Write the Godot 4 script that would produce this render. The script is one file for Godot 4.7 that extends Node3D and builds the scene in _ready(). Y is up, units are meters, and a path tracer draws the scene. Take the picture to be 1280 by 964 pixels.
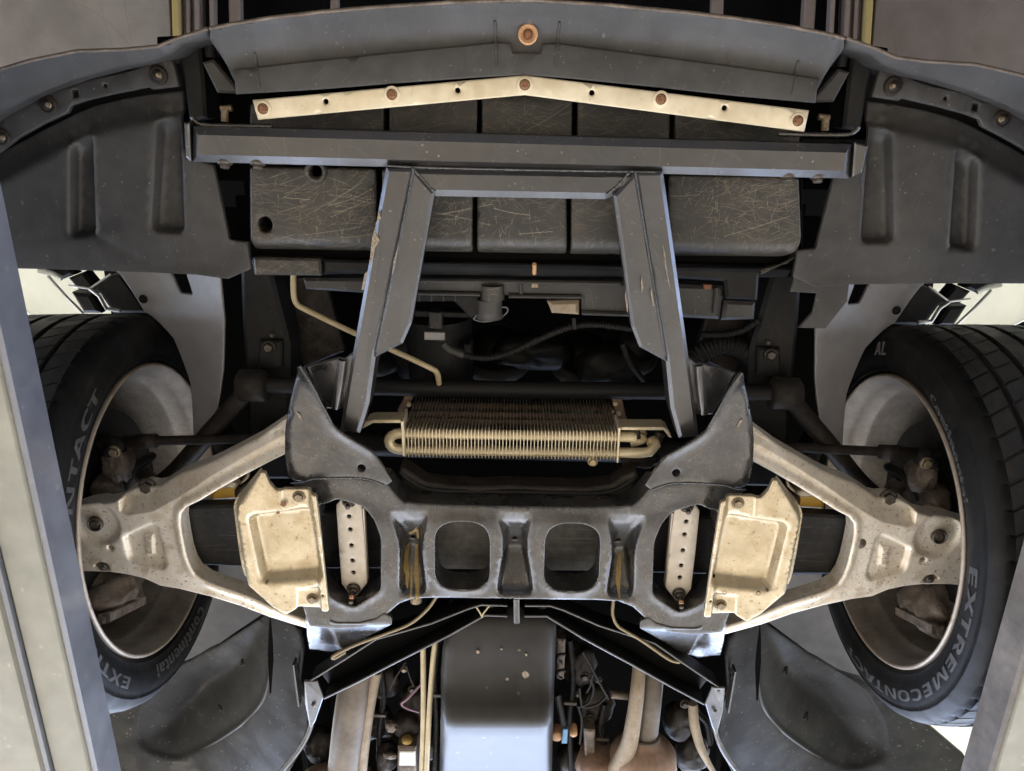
extends Node3D
# Underside of a sports car standing on the runways of a lift. x right, y up, z towards the car's nose; y = 0 is where the tyres stand. Metres.

const F := 978.84
const TILT := 0.3519
const ROLL := 0.015
const EYE := Vector3(-0.0173, -0.8486, 0.66)
const MX := -0.006          # the car's plane of symmetry
var ax_r: Vector3
var ax_u: Vector3
var ax_d: Vector3
var flip := false           # mirror what is traced on one side of the car to the other
var M := {}
var counts := {}
var rng := RandomNumberGenerator.new()
var car: Node3D

# ---------------------------------------------------------------- places
func at(px: float, py: float, y: float) -> Vector3:      # the point at height y that the photograph shows at px, py (1280 x 964)
	var v := ax_d + ax_r * ((px - 640.0) / F) + ax_u * ((482.0 - py) / F)
	var p := EYE + v * ((y - EYE.y) / v.y)
	if flip: p.x = 2.0 * MX - p.x
	return p
func atx(px: float, py: float, x: float) -> Vector3:     # the same on an upright plane of constant x
	var v := ax_d + ax_r * ((px - 640.0) / F) + ax_u * ((482.0 - py) / F)
	var p := EYE + v * ((x - EYE.x) / v.x)
	if flip: p.x = 2.0 * MX - p.x
	return p
func atz(px: float, py: float, z: float) -> Vector3:     # the same on an upright plane of constant z
	var v := ax_d + ax_r * ((px - 640.0) / F) + ax_u * ((482.0 - py) / F)
	var p := EYE + v * ((z - EYE.z) / v.z)
	if flip: p.x = 2.0 * MX - p.x
	return p
func pts(a: Array, y: float) -> Array:
	var o := []
	for i in range(0, a.size(), 2): o.append(at(a[i], a[i + 1], y))
	return o
func pts3(a: Array) -> Array:                            # px, py, height triples
	var o := []
	for i in range(0, a.size(), 3): o.append(at(a[i], a[i + 1], a[i + 2]))
	return o
func flat(a: Array, y: float) -> PackedVector2Array:     # outline on the plane of height y as x, z pairs
	var o := PackedVector2Array()
	for i in range(0, a.size(), 2):
		var p := at(a[i], a[i + 1], y)
		o.append(Vector2(p.x, p.z))
	return o
func trace(a: Array, hf: Callable, y0: float) -> PackedVector2Array:     # outline on a curved or sloping surface y = hf(x, z)
	var o := PackedVector2Array()
	for i in range(0, a.size(), 2):
		var h := y0
		var p := Vector3.ZERO
		for j in 8:
			p = at(a[i], a[i + 1], h)
			h = lerpf(h, hf.call(v2(p)), 0.7)
		o.append(v2(p))
	return o
func v2(p: Vector3) -> Vector2: return Vector2(p.x, p.z)
func mir(p: Vector3) -> Vector3: return Vector3(2.0 * MX - p.x, p.y, p.z)

# ---------------------------------------------------------------- nodes
func called(parent: Node, n: String) -> String:
	var k := str(parent.get_instance_id()) + n
	var c: int = counts.get(k, 0)
	counts[k] = c + 1
	return n if c == 0 else "%s_%03d" % [n, c]
func node(parent: Node, n: String, label := "") -> Node3D:
	var o := Node3D.new()
	o.name = called(parent, n)
	if label: o.set_meta("label", label)
	parent.add_child(o, true)
	return o
func put(parent: Node, n: String, st, mat: Material, label := "") -> MeshInstance3D:
	var o := MeshInstance3D.new()
	o.name = called(parent, n)
	if st is SurfaceTool:
		st.generate_normals()
		o.mesh = st.commit()
	else:
		o.mesh = st
	o.material_override = mat
	if label: o.set_meta("label", label)
	parent.add_child(o, true)
	return o
func begin() -> SurfaceTool:
	var st := SurfaceTool.new()
	st.begin(Mesh.PRIMITIVE_TRIANGLES)
	return st

# ---------------------------------------------------------------- shapes
func tri(st: SurfaceTool, a: Vector3, b: Vector3, c: Vector3) -> void:
	for p in [a, b, c]:
		st.set_uv(Vector2(p.x, p.z))
		st.add_vertex(p)
func quad(st: SurfaceTool, a: Vector3, b: Vector3, c: Vector3, d: Vector3) -> void:
	tri(st, a, b, c)
	tri(st, a, c, d)
func rnd(poly: PackedVector2Array, r: float, n := 4) -> PackedVector2Array:   # rounded corners
	var o := PackedVector2Array()
	var m := poly.size()
	for i in m:
		var p := poly[i]
		var a := poly[(i + m - 1) % m] - p
		var b := poly[(i + 1) % m] - p
		var c := minf(r, 0.45 * minf(a.length(), b.length()))
		var pa := p + a.normalized() * c
		var pb := p + b.normalized() * c
		for k in n + 1:
			var t := float(k) / n
			o.append(pa.lerp(p, t).lerp(p.lerp(pb, t), t))
	return o
func circle(c: Vector2, r: float, n := 16, ry := -1.0) -> PackedVector2Array:
	var o := PackedVector2Array()
	for i in n:
		var t := TAU * i / n
		o.append(c + Vector2(cos(t) * r, sin(t) * (r if ry < 0 else ry)))
	return o
func ccw(poly: PackedVector2Array) -> PackedVector2Array:
	if Geometry2D.is_polygon_clockwise(poly):
		var q := poly.duplicate()
		q.reverse()
		return q
	return poly
func resample(poly: PackedVector2Array, cell: float) -> PackedVector2Array:
	var o := PackedVector2Array()
	for i in poly.size():
		var a := poly[i]
		var b := poly[(i + 1) % poly.size()]
		var l := a.distance_to(b)
		if l < 1e-5: continue
		var n := maxi(1, int(ceil(l / cell)))
		for k in n: o.append(a.lerp(b, float(k) / n))
	return o
func near(p: Vector2, poly: PackedVector2Array, closed := true) -> float:
	var d := 1e9
	var m := poly.size()
	for i in (m if closed else m - 1):
		var a := poly[i]
		var ab := poly[(i + 1) % m] - a
		var t := clampf((p - a).dot(ab) / maxf(ab.length_squared(), 1e-12), 0, 1)
		d = minf(d, (a + ab * t - p).length_squared())
	return sqrt(d)
func sd(p: Vector2, poly: PackedVector2Array) -> float:      # > 0 inside
	var d := near(p, poly)
	return d if Geometry2D.is_point_in_polygon(p, poly) else -d
func step(p: Vector2, poly: PackedVector2Array, w: float) -> float:
	return smoothstep(-w * 0.5, w * 0.5, sd(p, poly))
# a stamped or moulded sheet: outline with holes, its lower face shaped by hf(p), edges rounded by bev, walls going up by thick
func sheet(st: SurfaceTool, outline: PackedVector2Array, holes: Array, hf, cell: float, thick := 0.004, bev := 0.0015, uvr := Rect2(), frame := Transform3D(), extra := []) -> void:
	var loops := [resample(ccw(outline), cell)]
	for h in holes: loops.append(resample(ccw(h), minf(cell, 0.006)))
	var P := PackedVector2Array()
	for i in loops.size():
		P.append_array(loops[i])
	var nb := P.size()
	for i in loops.size():
		for f in [0.35, 1.0]:
			for q in Geometry2D.offset_polygon(loops[i], (-bev if i == 0 else bev) * f):
				if q.size() > 2: P.append_array(resample(q, cell))
	for e in extra:                      # finer points along the edges of what is pressed into the sheet
		for f in [-0.55, -0.2, 0.2, 0.55]:
			for q in Geometry2D.offset_polygon(ccw(e[0]), e[1] * f):
				for p in resample(q, cell * 0.45):
					if not Geometry2D.is_point_in_polygon(p, loops[0]): continue
					var ok := true
					for i in loops.size():
						if i > 0 and Geometry2D.is_point_in_polygon(p, loops[i]): ok = false
						elif near(p, loops[i]) < bev * 1.2: ok = false
					if ok: P.append(p)
	var lo := loops[0][0] as Vector2
	var hi := lo
	for p in loops[0]:
		lo = lo.min(p)
		hi = hi.max(p)
	var r := RandomNumberGenerator.new()
	r.seed = 5
	var y := lo.y + cell * 0.5
	var row := 0
	while y < hi.y:
		var x := lo.x + cell * (0.5 if row % 2 else 0.0)
		while x < hi.x:
			var p := Vector2(x + r.randf_range(-0.04, 0.04) * cell, y + r.randf_range(-0.04, 0.04) * cell)
			x += cell
			if not Geometry2D.is_point_in_polygon(p, loops[0]): continue
			var ok := true
			for i in loops.size():
				if i > 0 and Geometry2D.is_point_in_polygon(p, loops[i]): ok = false
				elif near(p, loops[i]) < maxf(bev * 1.3, cell * 0.45): ok = false
				if not ok: break
			if ok:
				for e in extra:
					if near(p, e[0]) < e[1] * 0.62 + cell * 0.35:
						ok = false
						break
			if ok: P.append(p)
		y += cell * 0.87
		row += 1
	var H := PackedFloat32Array()
	H.resize(P.size())
	for i in P.size():
		var h: float = hf.call(P[i]) if hf is Callable else float(hf)
		if i >= nb or true:
			var d := 1e9
			if i < nb: d = 0.0
			else:
				for l in loops:
					d = minf(d, near(P[i], l))
					if d < bev * 0.2: break
			if d < bev: h += bev - sqrt(maxf(0.0, bev * bev - (bev - d) * (bev - d)))
		H[i] = h
	var T := Geometry2D.triangulate_delaunay(P)
	var pos := func(k: int, dy: float) -> Vector3: return frame * Vector3(P[k].x, H[k] + dy, P[k].y)
	var uv := func(p: Vector2) -> Vector2: return (p - uvr.position) / uvr.size if uvr.size.x > 0 else p
	st.set_smooth_group(0)
	for k in range(0, T.size(), 3):
		var a := P[T[k]]
		var b := P[T[k + 1]]
		var c := P[T[k + 2]]
		if absf((b - a).cross(c - a)) < 1e-9: continue
		var m := (a + b + c) / 3.0
		if not Geometry2D.is_point_in_polygon(m, loops[0]): continue
		var bad := false
		for i in range(1, loops.size()):
			if Geometry2D.is_point_in_polygon(m, loops[i]): bad = true
		if bad: continue
		var o := [T[k], T[k + 1], T[k + 2]]
		if (b - a).cross(c - a) > 0: o = [T[k], T[k + 2], T[k + 1]]
		for q in o:
			st.set_uv(uv.call(P[q]))
			st.add_vertex(pos.call(q, 0.0))
	st.set_smooth_group(-1)
	var base := 0
	for l in loops:
		var n: int = l.size()
		for i in n:
			var a := base + i
			var b := base + (i + 1) % n
			var vs := [pos.call(a, 0.0), pos.call(b, 0.0), pos.call(b, thick), pos.call(a, 0.0), pos.call(b, thick), pos.call(a, thick)]
			for j in 6:
				st.set_uv(uv.call(P[[a, b, b, a, b, a][j]]))
				st.add_vertex(vs[j])
		base += n
# a plate from its lower outline; walls up by thick, lower edges chamfered by ch
func slab(st: SurfaceTool, o: Array, thick: float, ch := 0.002) -> void:
	var n := o.size()
	var poly := PackedVector2Array()
	for p in o: poly.append(v2(p))
	if Geometry2D.is_polygon_clockwise(poly):
		o = o.duplicate()
		o.reverse()
		poly.reverse()
	var ins := []
	for i in n:
		var a := (poly[i] - poly[(i + n - 1) % n]).normalized()
		var b := (poly[(i + 1) % n] - poly[i]).normalized()
		var na := Vector2(-a.y, a.x)
		var nbv := Vector2(-b.y, b.x)
		var m := na + nbv
		m = m / maxf(0.35, m.dot(na))
		if not Geometry2D.is_point_in_polygon(poly[i] + m * 1e-4, poly) and Geometry2D.is_point_in_polygon(poly[i] - m * 1e-4, poly): m = -m
		ins.append(o[i] + Vector3(m.x, 0, m.y) * ch)
	st.set_smooth_group(-1)
	var T := Geometry2D.triangulate_polygon(poly)
	for k in range(0, T.size(), 3):
		tri(st, ins[T[k]], ins[T[k + 1]], ins[T[k + 2]])
		var t := Vector3(0, thick, 0)
		tri(st, o[T[k]] + t, o[T[k + 2]] + t, o[T[k + 1]] + t)
	for i in n:
		var j := (i + 1) % n
		var c := Vector3(0, minf(ch * 0.85, thick * 0.8), 0)
		var t := Vector3(0, thick, 0)
		quad(st, ins[i], ins[j], o[j] + c, o[i] + c)
		quad(st, o[i] + c, o[j] + c, o[j] + t, o[i] + t)
func smooth_path(p: Array, n: int) -> Array:
	if n < 2 or p.size() < 3: return p
	var o := []
	for i in p.size() - 1:
		var a: Vector3 = p[maxi(0, i - 1)]
		var d: Vector3 = p[mini(p.size() - 1, i + 2)]
		for k in n: o.append((p[i] as Vector3).cubic_interpolate(p[i + 1], a, d, float(k) / n))
	o.append(p[-1])
	return o
func tube(st: SurfaceTool, path: Array, r, sides := 10, sub := 1, ring := 0.0, pitch := 0.006, squash := 1.0) -> void:   # r: a radius or one per given point
	var src := path
	path = smooth_path(path, sub)
	var total := 0.0
	for i in path.size() - 1: total += (path[i + 1] - path[i]).length()
	if ring > 0:     # corrugated hose: resampled by length
		var n := int(total / pitch * 4)
		var q := []
		var seg := 0
		var run := 0.0
		for k in n + 1:
			var s := total * k / n
			while seg < path.size() - 2 and run + (path[seg + 1] - path[seg]).length() < s:
				run += (path[seg + 1] - path[seg]).length()
				seg += 1
			var l: float = (path[seg + 1] - path[seg]).length()
			q.append((path[seg] as Vector3).lerp(path[seg + 1], clampf((s - run) / maxf(l, 1e-6), 0, 1)))
		path = q
	var rings := []
	var t0: Vector3 = (path[1] - path[0]).normalized()
	var nx := t0.cross(Vector3.UP if absf(t0.y) < 0.9 else Vector3.RIGHT).normalized()
	for i in path.size():
		var t: Vector3 = (path[mini(i + 1, path.size() - 1)] - path[maxi(i - 1, 0)]).normalized()
		nx = (nx - t * nx.dot(t)).normalized()
		var ny := t.cross(nx)
		var f := float(i) / (path.size() - 1) * (src.size() - 1)
		var rr: float = r if r is float else lerpf(r[int(f)], r[mini(int(f) + 1, r.size() - 1)], f - int(f))
		if ring > 0: rr *= 1.0 - ring * [0.0, 0.0, 1.0, 1.0][i % 4]
		var c := []
		for k in sides:
			var a := TAU * k / sides
			c.append(path[i] + (nx * cos(a) + ny * sin(a) * squash) * rr)
		rings.append(c)
	st.set_smooth_group(1)
	for i in rings.size() - 1:
		for k in sides:
			var l := (k + 1) % sides
			quad(st, rings[i][k], rings[i][l], rings[i + 1][l], rings[i + 1][k])
	st.set_smooth_group(-1)
	for k in range(1, sides - 1):
		tri(st, rings[0][0], rings[0][k + 1], rings[0][k])
		tri(st, rings[-1][0], rings[-1][k], rings[-1][k + 1])
# a straight bar, w across and h upwards from its lower face, long edges chamfered
func bar(st: SurfaceTool, a: Vector3, b: Vector3, w: float, h: float, ch := 0.003, up := Vector3.UP) -> void:
	var t := (b - a).normalized()
	var s := t.cross(up).normalized()
	up = s.cross(t)
	var q := [Vector2(-w / 2 + ch, 0), Vector2(w / 2 - ch, 0), Vector2(w / 2, ch), Vector2(w / 2, h - ch), Vector2(w / 2 - ch, h), Vector2(-w / 2 + ch, h), Vector2(-w / 2, h - ch), Vector2(-w / 2, ch)]
	st.set_smooth_group(-1)
	for i in 8:
		var c: Vector2 = q[i]
		var d: Vector2 = q[(i + 1) % 8]
		quad(st, a + s * c.x + up * c.y, a + s * d.x + up * d.y, b + s * d.x + up * d.y, b + s * c.x + up * c.y)
	for i in range(1, 7):
		tri(st, a + s * q[0].x + up * q[0].y, a + s * q[i + 1].x + up * q[i + 1].y, a + s * q[i].x + up * q[i].y)
		tri(st, b + s * q[0].x + up * q[0].y, b + s * q[i].x + up * q[i].y, b + s * q[i + 1].x + up * q[i + 1].y)
func box(st: SurfaceTool, c: Vector3, s: Vector3, ch := 0.002) -> void:
	bar(st, c - Vector3(s.x / 2, s.y / 2, 0), c + Vector3(s.x / 2, -s.y / 2, 0), s.z, s.y, minf(ch, minf(s.y, s.z) * 0.4))
# a body of revolution: profile points are (along axis, radius)
func lathe(st: SurfaceTool, o: Vector3, axis: Vector3, prof: Array, seg := 24, smooth := true, a0 := 0.0, a1 := TAU) -> void:
	axis = axis.normalized()
	var x := axis.cross(Vector3.UP if absf(axis.y) < 0.9 else Vector3.RIGHT).normalized()
	var y := axis.cross(x)
	for i in prof.size() - 1:
		st.set_smooth_group(2 if smooth else -1)
		for k in seg:
			var t0 := lerpf(a0, a1, float(k) / seg)
			var t1 := lerpf(a0, a1, float(k + 1) / seg)
			var d0 := x * cos(t0) + y * sin(t0)
			var d1 := x * cos(t1) + y * sin(t1)
			var p: Vector2 = prof[i]
			var q: Vector2 = prof[i + 1]
			quad(st, o + axis * p.x + d0 * p.y, o + axis * q.x + d0 * q.y, o + axis * q.x + d1 * q.y, o + axis * p.x + d1 * p.y)
# hexagonal bolt head with its flange, seen against the direction `out`
func bolt_shape(st: SurfaceTool, o: Vector3, out: Vector3, r: float, stud := 0.0) -> void:
	lathe(st, o, out, [Vector2(-0.002, r * 1.25), Vector2(r * 0.12, r * 1.25), Vector2(r * 0.28, r * 0.95)], 18)
	lathe(st, o, out, [Vector2(r * 0.1, r * 0.86), Vector2(r * 0.75, r * 0.86), Vector2(r * 0.88, r * 0.7), Vector2(r * 0.88, 0.0001)], 6, false)
	if stud > 0: lathe(st, o, out, [Vector2(0, r * 0.45), Vector2(stud, r * 0.45), Vector2(stud + r * 0.1, r * 0.3), Vector2(stud + r * 0.1, 0.0001)], 12, false)
func bolt(parent: Node, o: Vector3, r: float, mat: Material, out := Vector3.DOWN, stud := 0.0, n := "bolt", label := "") -> void:
	var st := begin()
	bolt_shape(st, o, out, r, stud)
	put(parent, n, st, mat, label)
func blob(st: SurfaceTool, c: Vector3, s: Vector3, seed_ := 1, rough := 0.18, turn := Basis()) -> void:    # a lumpy casting
	var no := FastNoiseLite.new()
	no.seed = seed_
	no.frequency = 1.3
	st.set_smooth_group(3)
	var P := func(i: int, j: int) -> Vector3:
		var th := PI * i / 12.0
		var a := TAU * (j % 20) / 20.0
		var d := Vector3(sin(th) * cos(a), cos(th), sin(th) * sin(a))
		var k := pow(absf(d.x), 3) + pow(absf(d.y), 3) + pow(absf(d.z), 3)
		return c + turn * (d * s * pow(k, -0.26) * (1.0 + rough * 2.0 * no.get_noise_3dv(d * 1.2 + Vector3(seed_, 0, 0))))
	for i in 12:
		for j in 20:
			quad(st, P.call(i, j), P.call(i, j + 1), P.call(i + 1, j + 1), P.call(i + 1, j))
func weld(st: SurfaceTool, path: Array, r: float) -> void:     # a bead of overlapping drops
	var p := smooth_path(path, 8)
	var k := 0
	var run := 0.0
	for i in p.size() - 1:
		var l: float = (p[i + 1] - p[i]).length()
		while run < l:
			blob_small(st, (p[i] as Vector3).lerp(p[i + 1], run / l), r * rng.randf_range(0.75, 1.2))
			run += r * 1.1
			k += 1
		run -= l
func blob_small(st: SurfaceTool, c: Vector3, r: float) -> void:
	st.set_smooth_group(4)
	for i in 4:
		for j in 6:
			var q := []
			for e in [[i, j], [i, j + 1], [i + 1, j + 1], [i + 1, j]]:
				var th: float = PI * e[0] / 4.0
				var a: float = TAU * (e[1] % 6) / 6.0
				q.append(c + Vector3(sin(th) * cos(a), cos(th) * 0.8, sin(th) * sin(a)) * r)
			quad(st, q[0], q[1], q[2], q[3])

# ---------------------------------------------------------------- materials
func noise_bytes(size: int, freq: float, oct: int, sd_: int) -> PackedByteArray:
	var n := FastNoiseLite.new()
	n.seed = sd_
	n.noise_type = FastNoiseLite.TYPE_SIMPLEX
	n.frequency = freq
	n.fractal_octaves = oct
	var im := n.get_seamless_image(size, size)
	im.convert(Image.FORMAT_L8)
	return im.get_data()
func lin(c: Color) -> Color: return c.linear_to_srgb()
# colour from lo to hi by noise, with specks and strokes; colours are linear
func skin(size: int, lo: Color, hi: Color, freq: float, sd_: int, specks := [], strokes := [], gain := 1.4) -> Image:
	var d := noise_bytes(size, freq, 5, sd_)
	var e := noise_bytes(size, freq * 6.0, 3, sd_ + 7)
	var a := lin(lo)
	var b := lin(hi)
	var out := PackedByteArray()
	out.resize(size * size * 3)
	var tab := []
	for i in 256:
		var t := clampf((i / 255.0 - 0.5) * gain + 0.5, 0, 1)
		var c := a.lerp(b, t)
		tab.append([int(c.r * 255), int(c.g * 255), int(c.b * 255)])
	for i in size * size:
		var c: Array = tab[(d[i] * 2 + e[i]) / 3]
		out[i * 3] = c[0]
		out[i * 3 + 1] = c[1]
		out[i * 3 + 2] = c[2]
	var im := Image.create_from_data(size, size, false, Image.FORMAT_RGB8, out)
	var r := RandomNumberGenerator.new()
	r.seed = sd_ * 31 + 1
	for s in specks: # [count, rmin, rmax, colour, strength]
		for k in s[0]:
			var cx := r.randi_range(0, size - 1)
			var cy := r.randi_range(0, size - 1)
			var rad := r.randf_range(s[1], s[2])
			var sx := r.randf_range(0.7, 1.4)
			dab(im, cx, cy, rad, sx, lin(s[3]), s[4] * r.randf_range(0.4, 1.0))
	for s in strokes: # [count, lenmin, lenmax, colour, strength, angle, spread, curl]
		var hub := Vector2.ZERO
		for k in s[0]:
			var p := Vector2(r.randf() * size, r.randf() * size)
			if s.size() > 8:     # gathered in patches
				if k % s[8] == 0: hub = p
				p = hub + Vector2(r.randfn() * 70, r.randfn() * 34)
			var ang: float = s[5] + r.randf_range(-s[6], s[6])
			var curl := r.randf_range(-s[7], s[7])
			var c := lin(s[3])
			var st: float = s[4] * r.randf_range(0.3, 1.0)
			for j in r.randi_range(s[1], s[2]):
				var ix := posmod(int(p.x), size)
				var iy := posmod(int(p.y), size)
				im.set_pixel(ix, iy, im.get_pixel(ix, iy).lerp(c, st))
				ang += curl * r.randf_range(-0.6, 1.4)
				p += Vector2.from_angle(ang)
	return im
func dab(im: Image, cx: int, cy: int, rad: float, sx: float, c: Color, a: float) -> void:
	var n := int(ceil(rad * 1.5))
	for y in range(-n, n + 1):
		for x in range(-n, n + 1):
			var q := Vector2(x / sx, y * sx).length() / rad
			if q < 1.0:
				var ix := posmod(cx + x, im.get_width())
				var iy := posmod(cy + y, im.get_height())
				im.set_pixel(ix, iy, im.get_pixel(ix, iy).lerp(c, a * (1.0 - q * q)))
func mat(n: String, im, rough: float, metal: float, scale := 4.0, tri_ := true, bump := 0.0, bfreq := 0.06, rlo := -1.0) -> StandardMaterial3D:
	var m := StandardMaterial3D.new()
	m.resource_name = n
	m.cull_mode = BaseMaterial3D.CULL_DISABLED
	m.roughness = rough
	m.metallic = metal
	m.metallic_specular = 0.5
	if im is Image:
		m.albedo_texture = ImageTexture.create_from_image(im)
	else:
		m.albedo_color = lin(im)
	if tri_:
		m.uv1_triplanar = true
		m.uv1_world_triplanar = true
		m.uv1_scale = Vector3.ONE * scale
	if n in ["black_paint", "frame_paint", "runway_paint"]:
		m.metallic_specular = 0.65
		m.clearcoat_enabled = true
		m.clearcoat = 0.5
		m.clearcoat_roughness = 0.16
	if rlo >= 0:
		m.roughness = 1.0
		var d := noise_bytes(256, 0.02, 5, n.hash() % 1000)
		for i in d.size(): d[i] = int(255 * lerpf(rlo, rough, smoothstep(0.3, 0.7, d[i] / 255.0)))
		m.roughness_texture = ImageTexture.create_from_image(Image.create_from_data(256, 256, false, Image.FORMAT_L8, d))
	if bump > 0:
		m.heightmap_enabled = true
		m.heightmap_scale = bump
		var d := noise_bytes(256, bfreq, 4, 3 + n.hash() % 1000)
		m.heightmap_texture = ImageTexture.create_from_image(Image.create_from_data(256, 256, false, Image.FORMAT_L8, d))
	M[n] = m
	return m
func g(v: float) -> Color: return Color(v, v, v)
func materials() -> void:
	var dust := Color(0.30, 0.27, 0.22)
	mat("black_paint", skin(512, g(0.010), Color(0.030, 0.029, 0.029), 0.006, 11, [[420, 0.8, 2.2, dust, 0.85], [60, 2, 6, Color(0.10, 0.09, 0.08), 0.5]], [[260, 6, 50, g(0.14), 0.45, 0.3, 3.0, 0.03]]), 0.5, 0.0, 2.2, true, 0.02, 0.08, 0.32)
	mat("frame_paint", skin(512, g(0.016), Color(0.054, 0.053, 0.053), 0.010, 12, [[700, 0.8, 2.2, g(0.2), 0.7], [140, 3, 14, Color(0.085, 0.07, 0.055), 0.55], [60, 1.5, 4, Color(0.22, 0.13, 0.08), 0.7]], [[320, 6, 50, g(0.2), 0.45, 0.0, 3.0, 0.03]]), 0.46, 0.25, 2.6, true, 0.03, 0.06, 0.22)
	mat("liner_plastic", skin(1024, Color(0.032, 0.032, 0.032), Color(0.058, 0.057, 0.055), 0.003, 13, [[700, 0.8, 2.4, dust, 0.8], [40, 3, 7, Color(0.2, 0.19, 0.17), 0.7], [160, 8, 30, Color(0.085, 0.08, 0.073), 0.25]], [[420, 8, 60, g(0.13), 0.4, 1.3, 0.6, 0.03], [200, 8, 40, g(0.014), 0.5, 1.3, 0.9, 0.03]]), 0.55, 0.0, 1.5, true, 0.02, 0.25, 0.4)
	mat("arch_plastic", skin(512, Color(0.010, 0.010, 0.010), Color(0.030, 0.029, 0.028), 0.004, 53, [[420, 0.8, 2.6, dust, 0.75], [50, 2, 5, Color(0.2, 0.18, 0.15), 0.6], [40, 6, 26, Color(0.06, 0.056, 0.05), 0.4]], [[50, 5, 30, g(0.1), 0.3, 1.2, 0.8, 0.05]]), 0.62, 0.0, 1.9, true, 0.02, 0.12, 0.5)
	(M.arch_plastic as StandardMaterial3D).metallic_specular = 0.3
	(M.liner_plastic as StandardMaterial3D).metallic_specular = 0.4
	mat("dark_plastic", skin(256, g(0.006), g(0.016), 0.01, 14, [[40, 0.7, 2, dust, 0.4]]), 0.5, 0.0, 3.0)
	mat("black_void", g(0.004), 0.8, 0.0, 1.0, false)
	mat("cast_aluminium", skin(512, Color(0.66, 0.585, 0.46), Color(0.86, 0.815, 0.73), 0.008, 15, [[900, 0.8, 2.4, Color(0.08, 0.05, 0.03), 1.0], [120, 2, 4, Color(0.12, 0.08, 0.05), 0.9], [120, 4, 18, Color(0.38, 0.28, 0.17), 0.5]], [[200, 4, 24, Color(0.2, 0.15, 0.1), 0.5, 0.5, 3.0, 0.15], [160, 4, 24, Color(0.95, 0.93, 0.9), 0.5, 0.5, 3.0, 0.15]]), 0.5, 0.35, 2.6, true, 0.05, 0.2, 0.34)
	mat("pressed_aluminium", skin(512, Color(0.40, 0.335, 0.22), Color(0.60, 0.53, 0.39), 0.005, 16, [[900, 0.8, 2.2, Color(0.12, 0.07, 0.03), 1.0], [60, 2.2, 4.5, Color(0.2, 0.12, 0.06), 0.9], [60, 5, 18, Color(0.36, 0.26, 0.13), 0.45]], [[50, 3, 12, Color(0.25, 0.2, 0.12), 0.3, 0.5, 3.0, 0.2]]), 0.42, 0.65, 2.9, true, 0.02, 0.2, 0.26)
	mat("bare_strip", skin(512, Color(0.52, 0.45, 0.31), Color(0.70, 0.64, 0.49), 0.006, 17, [[260, 0.6, 1.8, Color(0.2, 0.13, 0.05), 0.6], [30, 5, 18, Color(0.38, 0.30, 0.17), 0.45]], [[40, 5, 26, Color(0.3, 0.23, 0.13), 0.4, 0.4, 1.0, 0.1]]), 0.45, 0.35, 2.2, true, 0.01, 0.2, 0.3)
	mat("strap_metal", skin(256, Color(0.46, 0.41, 0.34), Color(0.62, 0.57, 0.49), 0.012, 18, [[90, 0.6, 1.8, Color(0.15, 0.1, 0.06), 0.6]]), 0.5, 0.3, 4.0)
	mat("cooler_metal", skin(256, Color(0.62, 0.55, 0.40), Color(0.78, 0.71, 0.55), 0.02, 19), 0.42, 0.35, 6.0)
	mat("cooler_tube", skin(256, Color(0.55, 0.46, 0.29), Color(0.72, 0.64, 0.44), 0.02, 20, [[40, 1, 4, Color(0.25, 0.17, 0.09), 0.4]]), 0.38, 0.4, 6.0)
	mat("cooler_brown", skin(256, Color(0.13, 0.085, 0.06), Color(0.25, 0.17, 0.12), 0.02, 21), 0.5, 0.3, 6.0)
	mat("rubber", skin(512, g(0.005), Color(0.014, 0.014, 0.0135), 0.006, 22, [[60, 3, 18, Color(0.05, 0.047, 0.04), 0.4]]), 0.62, 0.0, 3.0, true, 0.02, 0.2, 0.48)
	mat("tread_rubber", skin(512, Color(0.018, 0.017, 0.016), Color(0.046, 0.043, 0.038), 0.006, 32, [[60, 3, 18, Color(0.10, 0.09, 0.075), 0.4]]), 0.7, 0.0, 3.0, true, 0.03, 0.2, 0.5)
	mat("letter_rubber", g(0.05), 0.6, 0.0, 1.0, false)
	mat("chalk", g(0.16), 0.9, 0.0, 1.0, false)
	mat("rim_metal", skin(512, Color(0.19, 0.168, 0.145), Color(0.42, 0.385, 0.335), 0.008, 23, [[500, 0.8, 3.0, Color(0.06, 0.05, 0.04), 0.7], [70, 6, 24, Color(0.10, 0.08, 0.06), 0.4]], [[90, 5, 30, Color(0.5, 0.46, 0.4), 0.5, 0.6, 0.7, 0.05]]), 0.5, 0.35, 2.4)
	mat("rim_edge", skin(256, Color(0.27, 0.225, 0.175), Color(0.46, 0.40, 0.33), 0.02, 54, [[90, 1, 4, Color(0.14, 0.1, 0.07), 0.7]]), 0.48, 0.4, 4.0)
	mat("iron", skin(256, Color(0.012, 0.011, 0.010), Color(0.045, 0.037, 0.031), 0.02, 24, [[60, 1, 6, Color(0.2, 0.12, 0.07), 0.4]]), 0.55, 0.25, 5.0, true, 0.06, 0.08)
	mat("dirty_casting", skin(256, Color(0.06, 0.047, 0.036), Color(0.22, 0.18, 0.145), 0.02, 25, [[90, 1, 6, Color(0.06, 0.04, 0.03), 0.5]]), 0.55, 0.2, 5.0, true, 0.12, 0.06)
	mat("bolt_steel", skin(256, Color(0.14, 0.105, 0.065), Color(0.34, 0.28, 0.19), 0.04, 26), 0.45, 0.5, 20.0)
	mat("dark_bolt", skin(256, Color(0.04, 0.035, 0.03), Color(0.11, 0.095, 0.075), 0.04, 27), 0.45, 0.4, 20.0)
	mat("rust", skin(256, Color(0.10, 0.04, 0.018), Color(0.30, 0.14, 0.06), 0.05, 28), 0.75, 0.1, 20.0)
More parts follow.
